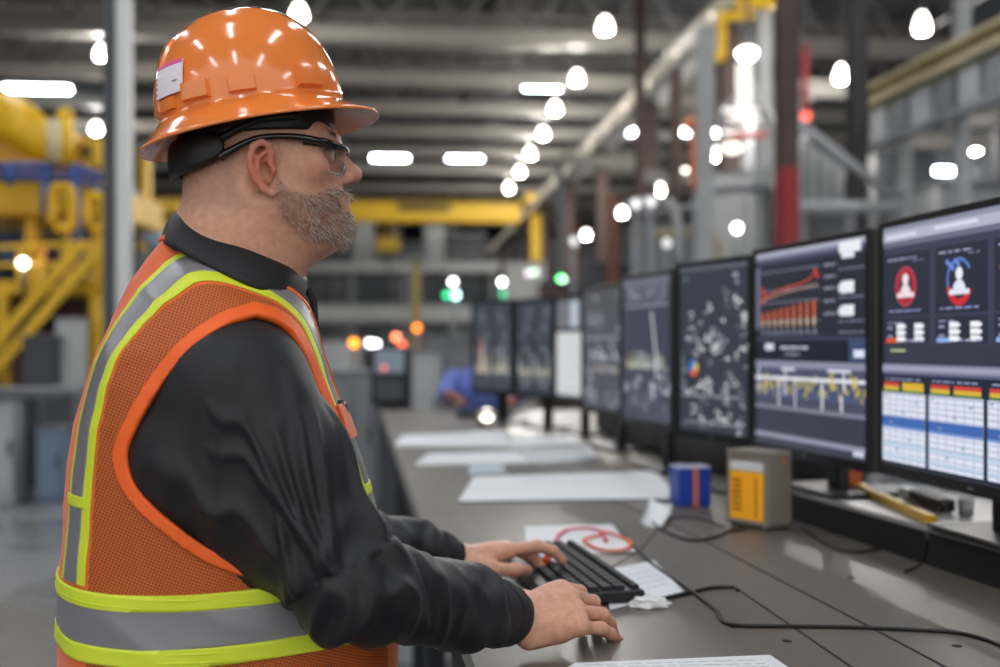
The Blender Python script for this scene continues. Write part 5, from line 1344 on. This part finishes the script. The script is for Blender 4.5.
# ---- yellow machine with platform, left
D1 = 13.0
def PX(x, y, d=D1): return P(x, y, d)
def slab(b, x0, y0, x1, y1, d, depth, bev=.02):
    a = P(x0, y1, d); c = P(x1, y0, d); f = c2w(0, 1, 0); f = Vector((sT, cT, 0)); R = Matrix((Vector((cT, -sT, 0)), f, Vector((0, 0, 1)))).transposed()
    L_ = (Vector((a.x, a.y, 0))-Vector((c.x, c.y, 0))).length; ctr = (a+c)/2+f*depth/2
    return b.box(ctr, (L_, depth, abs(c.z-a.z)), R, bev)
def floor_y(d): return HY+CZ*F/d
t = thing('yellow_press', 'big yellow machine with a blue railed top platform at left', 'machine', P(40, floor_y(D1), D1))
b = MB(); slab(b, -60, 182, 108, 215, D1+.3, 2.2, .04); b.build('crown_beam', m_yel, t)
b = MB(); b.tube([PX(-40, 88, D1+1), PX(20, 125, D1+.8), PX(62, 158, D1+.6)], [.30, .30, .22], 16); b.build('slanted_duct', m_yel, t)
b = MB(); slab(b, -60, 128, 70, 166, D1+1.2, 1.2, .05); b.build('upper_housing', m_yel, t)
b = MB(); slab(b, 74, 138, 100, 166, D1+.2, .6, .03); b.build('control_box', m_yel, t)
b = MB(); slab(b, 80, 144, 92, 158, D1+.17, .04, .01); b.build('box_panel', mat('panel_brown', '#5d4c17', .5), t)
b = MB(); slab(b, 99, 140, 106, 180, D1+.3, .3, .02); b.build('side_plate', m_yel, t)
b = MB(); b.tube([PX(65, 166), PX(65, 118)], .10, 12); b.lathe(PX(65, 116), [(.10*math.sin(a), -.10*math.cos(a)) for a in np.linspace(.05, PI-.05, 8)], 12); b.build('stack', m_yel, t)
b = MB(); b.tube([PX(54, 162, D1-.1), PX(54, 120, D1-.1)], .085, 12); b.build('exhaust_pipe', mat('pipe_cream', '#c9bd97', .4), t)
for x, w_ in ((30, 12), (68, 8), (98, 8)):
    b = MB(); slab(b, x-w_/2, 200, x+w_/2, floor_y(D1)-1, D1+.5, .18, .01); b.build('upright', m_yel, t)
b = MB(); slab(b, 0, 205, 24, 232, D1+1.9, .1, .01); b.build('cream_panel', mat('panel_cream', '#b5a57a', .5), t)
b = MB()
for a, c in (((-40, 166), (74, 166)), ((-40, 176), (74, 176)), ((74, 166), (118, 184)), ((74, 176), (118, 198))): b.tube([PX(*a), PX(*c)], .048, 10)
b.build('top_rail', m_blue, t)
for x, y1_ in ((76, 290), (46, 215), (10, 185)): b = MB(); b.tube([PX(x, 166), PX(x, y1_)], .06, 10); b.build('rail_post', m_blue, t)
for x0, y0, x1, y1 in ((52, 188, 72, 224), (88, 196, 104, 226)):
    b = MB(); b.tube(spline([PX(x0, y1, 12.6), PX(x0, y0+6, 12.6), PX(x0+5, y0, 12.6), PX(x1-5, y0, 12.6), PX(x1, y0+6, 12.6), PX(x1, y1, 12.6), PX(x1-5, y1+4, 12.6), PX(x0+4, y1+4, 12.6)], 4), .055, 8); b.build('guard_hoop', m_yel, t)
for x0, x1 in ((2, 14), (17, 24), (60, 76), (84, 100)):
    b = MB(); slab(b, x0, 232, x1, 262, D1+1.4, .5, .02); b.build('blue_panel', m_blue, t)
t = thing('access_platform', 'yellow access platform with stairs in front of the yellow machine', 'platform', P(50, floor_y(12.2), 12.2))
b = MB(); slab(b, -60, 281, 104, 294, 12.2, 1.4, .01); b.build('deck', m_yel, t)
for k, (a, c) in enumerate((((-40, 384), (82, 243)), ((-28, 398), (98, 250)))):
    b = MB(); b.bar(P(a[0], a[1], 11.9-.1*k), P(c[0], c[1], 11.9-.1*k), .05, .11); b.build('stair_rail', m_yel, t)
for k in range(9):
    u = k/8; p = P(-42+112*u, 418-135*u, 12.05); b = MB(); b.box(p, (.24, .2, .03), -TH); b.build('stair_tread', m_dgrey, t)
for x, y0 in ((102, 240), (88, 244), (64, 248), (42, 250), (20, 252)):
    b = MB(); b.bar(P(x, y0, 12.15), P(x, 283, 12.15), .05); b.build('railing_post', m_yel, t)
b = MB(); b.bar(P(-60, 250, 12.15), P(104, 242, 12.15), .05); b.bar(P(-60, 266, 12.15), P(104, 263, 12.15), .04); b.build('handrail', m_yel, t)
for x in (94, 2): b = MB(); slab(b, x-5, 290, x+5, floor_y(12.2)-.5, 12.2, .12, .01); b.build('platform_leg', m_yel, t)
p = P(41, 254, 12.5); t = thing('beacon_light', 'small red beacon on the yellow platform railing', 'beacon', p); b = MB(); b.lathe(p, [(.06, -.10), (.06, .04), (.04, .10), (.005, .12)], 12); b.build('lens', mat('beacon_red', '#d0342c', .3), t); b = MB(); b.lathe(p, [(.075, -.16), (.075, -.10)], 12); b.build('base', m_dgrey, t)
p = P(23, 263, 12.0); t = thing('work_lamp', 'bright white work lamp on the yellow platform at left', 'lamp', p); b = MB(); b.lathe(p, [(.05*math.sin(a), -.05*math.cos(a)) for a in np.linspace(.05, PI-.05, 10)], 14); b.build('bulb', emat('work_white', '#fff8ee', 9), t); b = MB(); b.cyl(p+Vector((0, .04, -.06)), p+Vector((0, .04, -.32)), .03, 8); b.build('stem', m_dgrey, t)
t = thing('maroon_machine', 'dark maroon machine bed under the yellow platform', 'machine', P(40, floor_y(13.2), 13.2)); b = MB(); slab(b, -60, 297, 88, floor_y(13.2)-1, 13.2, 1.2, .04); b.build('bed', m_maroon, t); b = MB(); b.cyl(P(30, 312, 13.1), P(30, 312, 12.9), .22, 16); b.build('flywheel', m_dgrey, t)
def cabinet(name, label, cat, x0, y0, x1, d, depth, m, y1=None, doors=1, md=None, group=None, handle=True, top=True, vent=False):
    y1 = floor_y(d)-.6 if y1 is None else y1
    a = P((x0+x1)/2, y1, d); t = thing(name, label, cat, (a.x, a.y, a.z), group)
    b = MB(); slab(b, x0, y0, x1, y1, d, depth, .01); b.build('body', m, t)
    w_ = (x1-x0)/doors; hh = y1-y0
    for k in range(doors):
        b = MB(); slab(b, x0+w_*k+w_*.06, y0+hh*.05, x0+w_*(k+1)-w_*.06, y1-hh*.10, d-.03, .03, .006); dr = b.build('door', md or m, t)
        if handle: b = MB(); q = P(x0+w_*(k+.85), y0+hh*.45, d-.06); b.box(q, (.025, .04, .14), bev=.005); b.build('handle', m_dgrey, dr)
        if vent:
            b = MB()
            for q in range(5): slab(b, x0+w_*k+w_*.2, y0+hh*(.70+.025*q), x0+w_*(k+1)-w_*.2, y0+hh*(.712+.025*q), d-.045, .02, 0)
            b.build('vent', m_dgrey, t)
    if top: b = MB(); slab(b, x0-.8, y0-1.2, x1+.8, y0+.4, d-.04, depth+.08, .004); b.build('top', m_mgrey, t)
    return t
cabinet('machine_cabinet', 'tall dark grey machine cabinet beside the stairs at left', 'cabinet', 22, 336, 54, 11.3, .7, m_dgrey, vent=True)
cabinet('machine_column', 'pale grey machine column behind the bench at left', 'machine', 55, 318, 70, 11.5, .5, m_lgrey, handle=False)
cabinet('work_bench', 'long grey work bench cabinet at the left photo edge', 'bench', -60, 391, 74, 10.2, .8, m_mgrey, doors=4, md=m_dgrey)
cabinet('tool_cabinet', 'pale grey tool cabinet at the lower left photo edge', 'cabinet', -50, 402, 14, 9.9, .26, m_lgrey, doors=2)
cabinet('parts_box', 'blue-grey parts box in front of the grey bench', 'box', 36, 428, 62, 9.9, .25, m_bluegrey)
# more yellow plant beyond the column
t = thing('yellow_plant', 'yellow equipment between the grey column and his collar', 'machine', P(150, floor_y(21), 21))
b = MB(); slab(b, 138, 150, 147, 250, 21, .3, .02); b.build('mast', m_yel, t)
for x0, y0, x1, y1 in ((146, 205, 160, 214), (163, 205, 178, 214), (143, 220, 166, 230)): b = MB(); slab(b, x0, y0, x1, y1, 20.8, .5, .03); b.build('box', m_yel, t)
b = MB(); slab(b, 140, 214, 200, 219, 20.9, .5, .02); b.build('arm', mat('arm_yellow_dark', '#7d6a1c', .5), t)
b = MB(); slab(b, 136, 250, 200, floor_y(21)-.5, 21, 1.5, .03); b.build('base_unit', m_mgrey, t)
t = thing('pale_duct', 'pale blue sloping duct right of the grey column', 'duct', P(150, 250, 18)); b = MB(); b.tube([P(122, 190, 18), P(150, 232, 18), P(182, 268, 18)], .20, 12); b.build('pipe', mat('duct_pale_blue', '#8fa3b5', .4), t); b = MB(); b.tube([P(182, 268, 18), Vector((P(182, 268, 18).x, P(182, 268, 18).y, 0))], .20, 12); b.build('riser', mat('duct_pale_blue', '#8fa3b5', .4), t)
# ---- middle distance behind the desk
cabinet('electrical_cabinet', 'tall grey cabinet left of the black terminal', 'cabinet', 330, 372, 372, 9.5, .6, m_mgrey, doors=2)
cabinet('pale_cabinet', 'pale grey cabinet just right of the black terminal', 'cabinet', 412, 352, 440, 13, .6, m_lgrey)
cabinet('pale_cabinet', 'pale grey cabinet left of the leaning colleague', 'cabinet', 443, 345, 470, 14, .6, m_mgrey)
cabinet('grey_machine', 'low grey machine right of his collar', 'machine', 296, 340, 352, 17, 1.2, m_lgrey, doors=3, vent=True)
cabinet('grey_machine', 'dark grey machine far behind the black terminal', 'machine', 352, 352, 420, 22, 1.2, m_dgrey, doors=3)
cabinet('grey_machine', 'grey machine far behind the leaning colleague', 'machine', 425, 335, 520, 24, 1.2, m_mgrey, doors=4)
cabinet('white_tank_unit', 'white machine housing far behind his chin', 'machine', 300, 305, 470, 30, 1.5, m_lgrey, doors=5, y1=322, handle=False)
t = thing('tall_stand', 'steel stand carrying the long white machine housing', 'stand', P(385, floor_y(30), 30))
for x in (304, 345, 385, 425, 466): b = MB(); a = P(x, 322, 30.6); b.bar(a, (a.x, a.y, 0), .14); b.build('leg', m_mgrey, t)
t = thing('mezzanine', 'pale grey mezzanine floor edge far behind his beard', 'mezzanine', P(400, floor_y(44), 44))
b = MB(); slab(b, 285, 262, 500, 272, 44, 3, .02); b.build('floor_edge', m_lgrey, t)
b = MB()
for y in (250, 256): slab(b, 285, y, 500, y+1.1, 44, .05, 0)
for k in range(12): slab(b, 285+k*19, 248, 286+k*19, 262, 44, .05, 0)
b.build('guard_rail', m_mgrey, t)
for x in (300, 352, 405, 452, 492): b = MB(); slab(b, x-2.5, 272, x+2.5, floor_y(44)-.2, 44.2, .25, 0); b.build('post', m_mgrey, t)
for k, (x0, x1, y0, mm, lb_) in enumerate(((300, 345, 226, m_dgrey, 'dark grey unit on the mezzanine nearest his beard'), (352, 372, 220, m_lgrey, 'narrow pale unit on the mezzanine'), (425, 444, 226, m_lgrey, 'pale unit on the mezzanine right of the yellow hoist'), (448, 486, 234, m_dgrey, 'dark unit at the right end of the mezzanine'))):
    cabinet('control_cabinet', lb_, 'cabinet', x0, y0, x1, 45.5, 1, mm, y1=262)
p = P(416, 330, 26); t = thing('tan_column', 'tan steel column behind the black terminal', 'column', (p.x, p.y, 0)); b = MB(); b.ibeam((p.x, p.y, 0), (p.x, p.y, 3.4), .22, .22, .03, up=(0, 1, 0)); b.build('profile', mat('column_tan', '#9a8354', .5), t); b = MB(); b.box((p.x, p.y, 3.45), (.5, .5, .1)); b.build('cap', m_mgrey, t)
# black terminal beyond the end of the desk
p = P(389, floor_y(7.6), 7.6); t = thing('operator_terminal', 'black operator terminal standing beyond the far end of the desk', 'terminal', (p.x, p.y, 0))
b = MB(); slab(b, 371, 346, 408, 405, 7.6, .30, .02); b.build('housing', m_black, t)
b = MB(); slab(b, 375, 350, 404, 373, 7.585, .03, .004); b.build('screen', mat('terminal_screen', '#5f6b76', .15, emit='#6f7c88', estr=.35), t)
b = MB(); slab(b, 376, 380, 403, 400, 7.585, .03, .004); b.build('lower_panel', m_dgrey, t)
b = MB(); q = P(384, 368, 7.57); b.lathe(q, [(.012*math.sin(a), -.012*math.cos(a)) for a in np.linspace(.1, PI-.1, 8)], 10); b.build('red_button', emat('button_red', '#ff5a58', 2.5), t)
b = MB(); slab(b, 378, 405, 401, floor_y(7.6)-.5, 7.66, .2, .01); b.build('pedestal', m_dgrey, t)
# signal lamps on posts
def signal(lamps, d, label, post=True):
    p0 = P(*lamps[-1][:2], d); t = thing('signal_lamp', label, 'signal lamp', (p0.x, p0.y, 0), 'signal lamps among the machines')
    b = MB(); b.cyl((p0.x, p0.y+.10, 0), (p0.x, p0.y+.10, max(P(*l[:2], d).z for l in lamps)+.04), .03, 8); b.build('post', m_mgrey, t)
    b = MB(); b.lathe((p0.x, p0.y+.10, 0), [(.14, 0), (.14, .03), (.05, .05)], 12); b.build('foot', m_dgrey, t)
    for x, y, c, s_ in lamps:
        q = P(x, y, d); b = MB(); b.lathe(q, [(.058*math.sin(a), -.058*math.cos(a)) for a in np.linspace(.05, PI-.05, 10)], 14); b.build('lens', emat('signal_'+c.strip('#')+'_%d' % (s_*10), c, s_), t)
        b = MB(); b.bar(q+Vector((0, .05, 0)), (p0.x, p0.y+.12, q.z), .03); b.build('bracket', m_dgrey, t)
signal([(354, 343, '#ff9a10', 4)], 15.5, 'amber signal lamp left of the white one by his shoulder')
signal([(370, 343, '#ffffff', 7), (376, 344, '#ffffff', 7)], 20.5, 'double white signal lamp above the black terminal')
signal([(396, 337, '#ff8a62', 5), (402, 345, '#ff6a42', 4)], 20, 'pair of salmon red signal lamps above the black terminal')
signal([(417, 328, '#ff7e28', 5)], 21, 'orange signal lamp in front of the tan column')
signal([(453, 282, '#ffffff', 9), (447, 295, '#30d88a', 4), (456, 295, '#b8fff4', 8)], 22, 'white and green signal lamps left of the monitors')
signal([(502, 282, '#ffffff', 9), (503, 294, '#22b07a', 3)], 22, 'white over teal signal lamps above the farthest monitor')
signal([(529, 273, '#d8c6d8', 3), (535, 272, '#d0c8dc', 3), (534, 272, '#7fe07a', 4)], 22.4, 'pale and green signal lamps above the two-column monitor')
signal([(561, 279, '#35ef6a', 7), (562, 280, '#d8ffe0', 8)], 21, 'bright green signal lamp above the white document monitor')
signal([(806, 116, '#ff5a4a', 2.2)], 14, 'red signal lamp between the two dark columns')
# ---- right side: columns, braces, tanks
def column(x, w_, d, m, label, y_top=None, cat='column', red=False, name='steel_column'):
    a = P(x, HY, d); ww = w_*d/F; top = ZC if y_top is None else P(x, y_top, d).z; t = thing(name, label, cat, (a.x, a.y, 0))
    z0 = 0
    if red: z0 = P(x, 168, d).z; b = MB(); b.ibeam((a.x, a.y, .02), (a.x, a.y, z0), ww*1.02, ww*1.1, .02, up=(0, 1, 0)); tag(b.build('painted_foot', m_red, t), 'red painted lower part')
    b = MB(); b.ibeam((a.x, a.y, z0), (a.x, a.y, top), ww, ww*1.1, .02, up=(0, 1, 0)); b.build('profile', m, t)
    b = MB(); b.box((a.x, a.y, .012), (ww*2, ww*2, .024)); b.build('base_plate', m_dgrey, t); return t
column(705, 15, 11, m_lgrey, 'pale grey steel column left of the white signal gantry', 28)
column(763, 13, 13, m_lgrey, 'pale grey steel column behind the white signal gantry', -5)
column(787, 18, 8.5, m_brown, 'dark brown column with a red painted lower part', red=True)
column(857, 16, 11, mat('column_charcoal', '#3d3a3b', .55), 'charcoal column at the end of the cream beam')
column(903, 12, 11.5, m_lgrey, 'pale grey post under the cream beam nearer the charcoal column', 100)
column(962, 12, 10.2, m_lgrey, 'pale grey post under the cream beam near photo edge', -20)
column(640, 9, 18.6, m_brown, 'thin brown column right of the runway beam'); column(748, 8, 17, m_mgrey, 'thin grey post behind the white signal gantry', 60)
column(676, 10, 15, m_brown, 'brown column left of the orange pipe', 70); column(738, 12, 16, m_mgrey, 'grey column behind the curved brace', 90)
column(612, 10, 15.4, mat('column_rust', '#6d4634', .6), 'rust coloured short column above the grey block monitor', 195); column(575, 8, 19, mat('column_rust', '#6d4634', .6), 'rust coloured column above the white document monitor', 225)
b0 = P(693, 185, 12); t = thing('orange_pipe', 'short orange pipe beside the pale grey column', 'pipe', b0); b = MB(); b.tube(spline([P(686, 128, 12), P(693, 124, 12), P(697, 134, 12), P(697, 190, 12)], 5), .075, 12); b.build('pipe', mat('pipe_orange', '#d8743a', .4), t); b = MB(); q = P(697, 192, 12); b.tube([q, Vector((q.x, q.y, 0))], .05, 8); b.build('support', m_mgrey, t)
t = thing('cream_beam', 'cream overhead beam at the upper right with hanging panels', 'beam', P(930, 75, 10.3))
e0 = Vector((P(858, 106, 12.05)).to_tuple()); e1 = P(1040, 22, 8.6); e1 = Vector((e0.x+(e1.x-e0.x)*1, e1.y, e0.z)); e1.x = e0.x+.1
b = MB(); b.ibeam(e0, e1, .25, .22, .04); b.build('girder', m_cream, t)
for k in range(8):
    u = (k+.3)/8; q = e0.lerp(e1, u); b = MB(); b.box(q+Vector((-.02, 0, -.32)), (.05, .34, .36), bev=.01); b.build('hanging_panel', m_lgrey if k % 2 else m_mgrey, t)
b = MB(); b.bar(e0+Vector((-.02, 0, -.52)), e1+Vector((-.02, 0, -.52)), .10, .08); b.build('lower_chord', m_mgrey, t)
t = thing('hopper', 'grey sloping hopper behind the diagonal brace', 'hopper', P(840, floor_y(12.5), 12.5))
poly_ = [P(802, 138, 12.5), P(872, 190, 12.5), P(872, 214, 12.5), P(802, 214, 12.5)]; f_ = Vector((sT, cT, 0))*1.0
b = MB(); b.add(poly_+[q+f_ for q in poly_], [(0, 1, 2, 3), (7, 6, 5, 4)]+[(i, i+4, (i+1) % 4+4, (i+1) % 4) for i in range(4)]); b.build('body', m_lgrey, t)
b = MB()
for k in range(5): b.bar(P(806+13*k, 148+10*k, 12.47), P(806+13*k, 212, 12.47), .03)
b.build('rib', m_mgrey, t); b = MB()
for x in (806, 868): q = P(x, 212, 13); b.bar(q, (q.x, q.y, 0), .10)
b.build('frame', m_mgrey, t)
t = thing('diagonal_brace', 'pale grey diagonal tube running down to the right of columns', 'brace', P(893, 198, 10)); b = MB(); b.tube([P(797, 122, 10), P(895, 198, 10)], .045, 12); b.build('tube', m_lgrey, t); b = MB(); b.box(P(895, 200, 10), (.16, .1, .16), bev=.01); b.build('gusset', m_mgrey, t); b = MB(); q = P(895, 204, 10); b.bar(q, (q.x, q.y, 0), .08); b.build('support', m_mgrey, t)
t = thing('pipe_rail', 'pale horizontal pipe behind the nearest monitors', 'pipe', P(850, 207, 9.6)); b = MB(); b.tube([P(795, 207, 9.6), P(900, 207, 9.6)], .055, 12); b.build('tube', m_lgrey, t)
for x in (802, 850, 896): b = MB(); q = P(x, 207, 9.62); b.bar(q, (q.x, q.y, 0), .07); b.build('support', m_mgrey, t)
t = thing('curved_brace', 'grey curved brace beside the white signal gantry', 'brace', P(770, 150, 13)); b = MB(); b.tube(spline([P(742, 70, 12.4), P(754, 98, 12.4), P(768, 118, 12.4), P(777, 150, 12.4), P(779, 200, 12.4)], 6), .07, 10); b.build('tube', m_lgrey, t); b = MB(); q = P(779, 200, 12.4); b.bar(q, (q.x, q.y, 0), .12); b.build('post', m_mgrey, t)
t = thing('red_pipe', 'thin red vertical pipe between the two dark columns', 'pipe', P(805, 80, 14)); b = MB(); b.tube([P(805, 46, 14), P(805, 112, 14)], .045, 8); b.build('pipe', m_red, t); b = MB(); q = P(805, 46, 14); b.bar(q, (q.x, q.y, 8.3), .03); b.build('hanger', m_dgrey, t)
t = thing('yellow_bracket', 'yellow bracket frame at the top above the pale column', 'bracket', P(722, 55, 12.8))
b = MB(); b.bar(P(722, 12, 12.8), P(722, 58, 12.8), .09); b.bar(P(722, 58, 12.8), P(712, 58, 12.8), .09); b.build('upright', m_yel, t); b = MB(); b.bar(P(718, 16, 12.8), P(752, 16, 12.8), .09); b.build('arm', m_yel, t)
b = MB(); b.bar(P(736, 2, 12.8), P(778, 2, 12.8), .14); b.build('top_plate', m_yel, t); b = MB(); q = P(745, 2, 12.8); b.bar(q, (q.x, q.y, 8.3), .05); b.build('hanger', m_dgrey, t)
# the white signal frame
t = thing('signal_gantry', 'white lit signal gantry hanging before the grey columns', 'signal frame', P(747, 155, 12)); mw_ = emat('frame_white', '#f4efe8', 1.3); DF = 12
b = MB(); b.lathe(P(747, 54, DF), [(.05, -.07), (.10, -.02), (.11, .03), (.06, .06)], 16); b.build('lamp_head', emat('frame_lamp', '#fffdf8', 8), t)
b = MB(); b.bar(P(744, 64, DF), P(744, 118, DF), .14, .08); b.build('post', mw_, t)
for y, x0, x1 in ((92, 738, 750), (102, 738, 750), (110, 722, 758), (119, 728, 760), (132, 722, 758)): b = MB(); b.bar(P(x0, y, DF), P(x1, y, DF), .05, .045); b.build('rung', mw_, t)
b = MB(); b.bar(P(722, 110, DF), P(720, 146, DF), .045); b.bar(P(722, 110, DF), P(742, 90, DF), .035); b.build('side_bar', mat('frame_pale', '#b9b6b2', .4), t)
b = MB(); b.box(P(750, 135, DF-.05), (.36, .10, .06), -TH, .02); b.build('red_bar', mat('frame_red', '#c2573f', .4, emit='#c2573f', estr=.3), t)
b = MB(); b.lathe(P(732, 148, DF), [(.11*math.sin(a), -.06*math.cos(a)) for a in np.linspace(.1, PI-.1, 10)], 14); b.build('lower_lamp', emat('frame_lamp_low', '#fff3e4', 2), t)
b = MB(); q = P(747, 46, DF); b.cyl(q, (q.x, q.y, 8.3), .02, 6); b.build('hanger', m_dgrey, t)
# small glints: ring lamps low on the right
for k, (x, y, c, lb_) in enumerate(((737, 228, '#ffffff', 'small white lamp on a post above the scattered-symbol monitor'), (667, 243, '#b9b9b6', 'dull ring lamp on a post above the spike chart monitor'), (636, 204, '#d8d8d8', 'dull ring lamp on a post left of the thin brown column'), (651, 202, '#d8d8d8', 'dull ring lamp on a post right of the thin brown column'), (574, 241, '#c8c8c8', 'dull ring lamp on a post near the white document monitor'))):
    q = P(x, y, 11+.35*k); t = thing('post_lamp', lb_, 'lamp', (q.x, q.y, 0), 'small post lamps at right'); b = MB(); b.lathe(q, [(.045*math.sin(a), -.045*math.cos(a)) for a in np.linspace(.05, PI-.05, 10)], 12); b.build('globe', emat('glint_'+c.strip('#'), c, 7 if k == 0 else 2), t); b = MB(); b.cyl((q.x, q.y+.03, 0), (q.x, q.y+.03, q.z), .025, 8); b.build('post', m_mgrey, t); b = MB(); b.lathe((q.x, q.y+.03, 0), [(.10, 0), (.10, .02), (.03, .04)], 12); b.build('foot', m_dgrey, t)
# machines seen over the monitors
for a in (('press_machine', 'grey machine housing behind the white spike chart monitor', 'machine', 640, 222, 700, 13.5, 1.0, m_mgrey, None, 2), ('press_machine', 'pale machine housing with yellowed edge behind the bar chart monitor', 'machine', 712, 172, 776, 14.5, 1.0, m_lgrey, None, 2),
          ('press_machine', 'dark machine housing behind the grey block monitor', 'machine', 585, 262, 640, 16, 1.0, m_dgrey, None, 2), ('press_machine', 'dark machine housing right of the hopper', 'machine', 876, 150, 935, 15, 1.2, m_dgrey, None, 2),
          ('press_machine', 'grey machine housing at the right photo edge', 'machine', 940, 182, 1040, 13, 1.2, m_mgrey, None, 3), ('press_machine', 'low brown machine above the white document monitor', 'machine', 540, 282, 590, 18, 1.0, m_brown, None, 2), ('press_machine', 'pale grey unit above the two-column monitor', 'machine', 505, 262, 545, 30, 1.0, m_lgrey, None, 3)):
    n_, lb_, c_, x0, y0, x1, d_, dp, mm, y1_, dr = a; cabinet(n_, lb_, c_, x0, y0, x1, d_, dp, mm, y1=y1_, doors=dr, vent=True)
t = thing('pipe_bundle', 'bundle of bent grey pipes above the middle monitors', 'pipes', P(665, 210, 12.6))
for k, pts in enumerate((((625, 205), (660, 200), (676, 214), (680, 262)), ((640, 215), (690, 208), (720, 190), (770, 188)), ((655, 235), (700, 232), (716, 240), (718, 270)))):
    b = MB(); b.tube(spline([P(x, y, 12.6+.2*k) for x, y in pts], 6), .05, 10); b.build('pipe', [m_lgrey, m_mgrey, m_cream][k], t)
for k in range(3): q = P((680, 770, 718)[k], (262, 188, 270)[k], 12.6+.2*k); b = MB(); b.bar(q, (q.x, q.y, 0), .06); b.build('support', m_dgrey, t)
for k, (x0, y0, x1, y1, d_) in enumerate(((560, 160, 640, 168, 22), (640, 176, 700, 183, 20), (800, 88, 858, 94, 16), (905, 118, 1000, 122, 14), (640, 100, 780, 106, 24), (860, 140, 1000, 147, 18))):
    a = P(x0, y0, d_); c = P(x1, y1-4, d_); t = thing('cross_beam', ['grey cross beam right of the runway near the far lamps', 'grey cross beam left of the orange pipe', 'grey cross beam joining the two dark columns', 'grey cross beam under the cream beam', 'long grey cross beam behind the white signal gantry', 'grey cross beam behind the right grey posts'][k], 'beam', a); b = MB(); b.ibeam(a, c, .2, .22, .03); b.build('profile', m_truss, t)
    for q in (a, c): b = MB(); b.bar(q, (q.x, q.y, 0), .14); b.build('post', m_trussd, t)
# ================================================================ camera and light
cam = bpy.data.cameras.new('camera'); co = bpy.data.objects.new('camera', cam); COL.objects.link(co)
co.location = (0, 0, CZ); co.rotation_euler = (PI/2, 0, -TH)
cam.sensor_width = 36; cam.lens = F/1000*36; cam.shift_y = (HY-333.5)/1000; cam.clip_end = 400
cam.dof.use_dof = True; cam.dof.focus_distance = 1.38; cam.dof.aperture_fstop = cam.lens/1000/.0165
SC.camera = co
w = bpy.data.worlds.new('sky'); SC.world = w; w.use_nodes = True
w.node_tree.nodes['Background'].inputs[0].default_value = (1, .97, .93, 1); w.node_tree.nodes['Background'].inputs[1].default_value = .9
SC.cycles.use_denoising = True
SC.cycles.max_bounces = 6; SC.cycles.diffuse_bounces = 3; SC.cycles.glossy_bounces = 3; SC.cycles.transmission_bounces = 6; SC.cycles.transparent_max_bounces = 8
SC.cycles.sample_clamp_indirect = 6; SC.cycles.caustics_reflective = False; SC.cycles.caustics_refractive = False
SC.view_settings.view_transform = 'Standard'; SC.view_settings.look = 'None'; SC.view_settings.gamma = 1; SC.view_settings.use_curve_mapping = False
SC.view_settings.exposure = .42
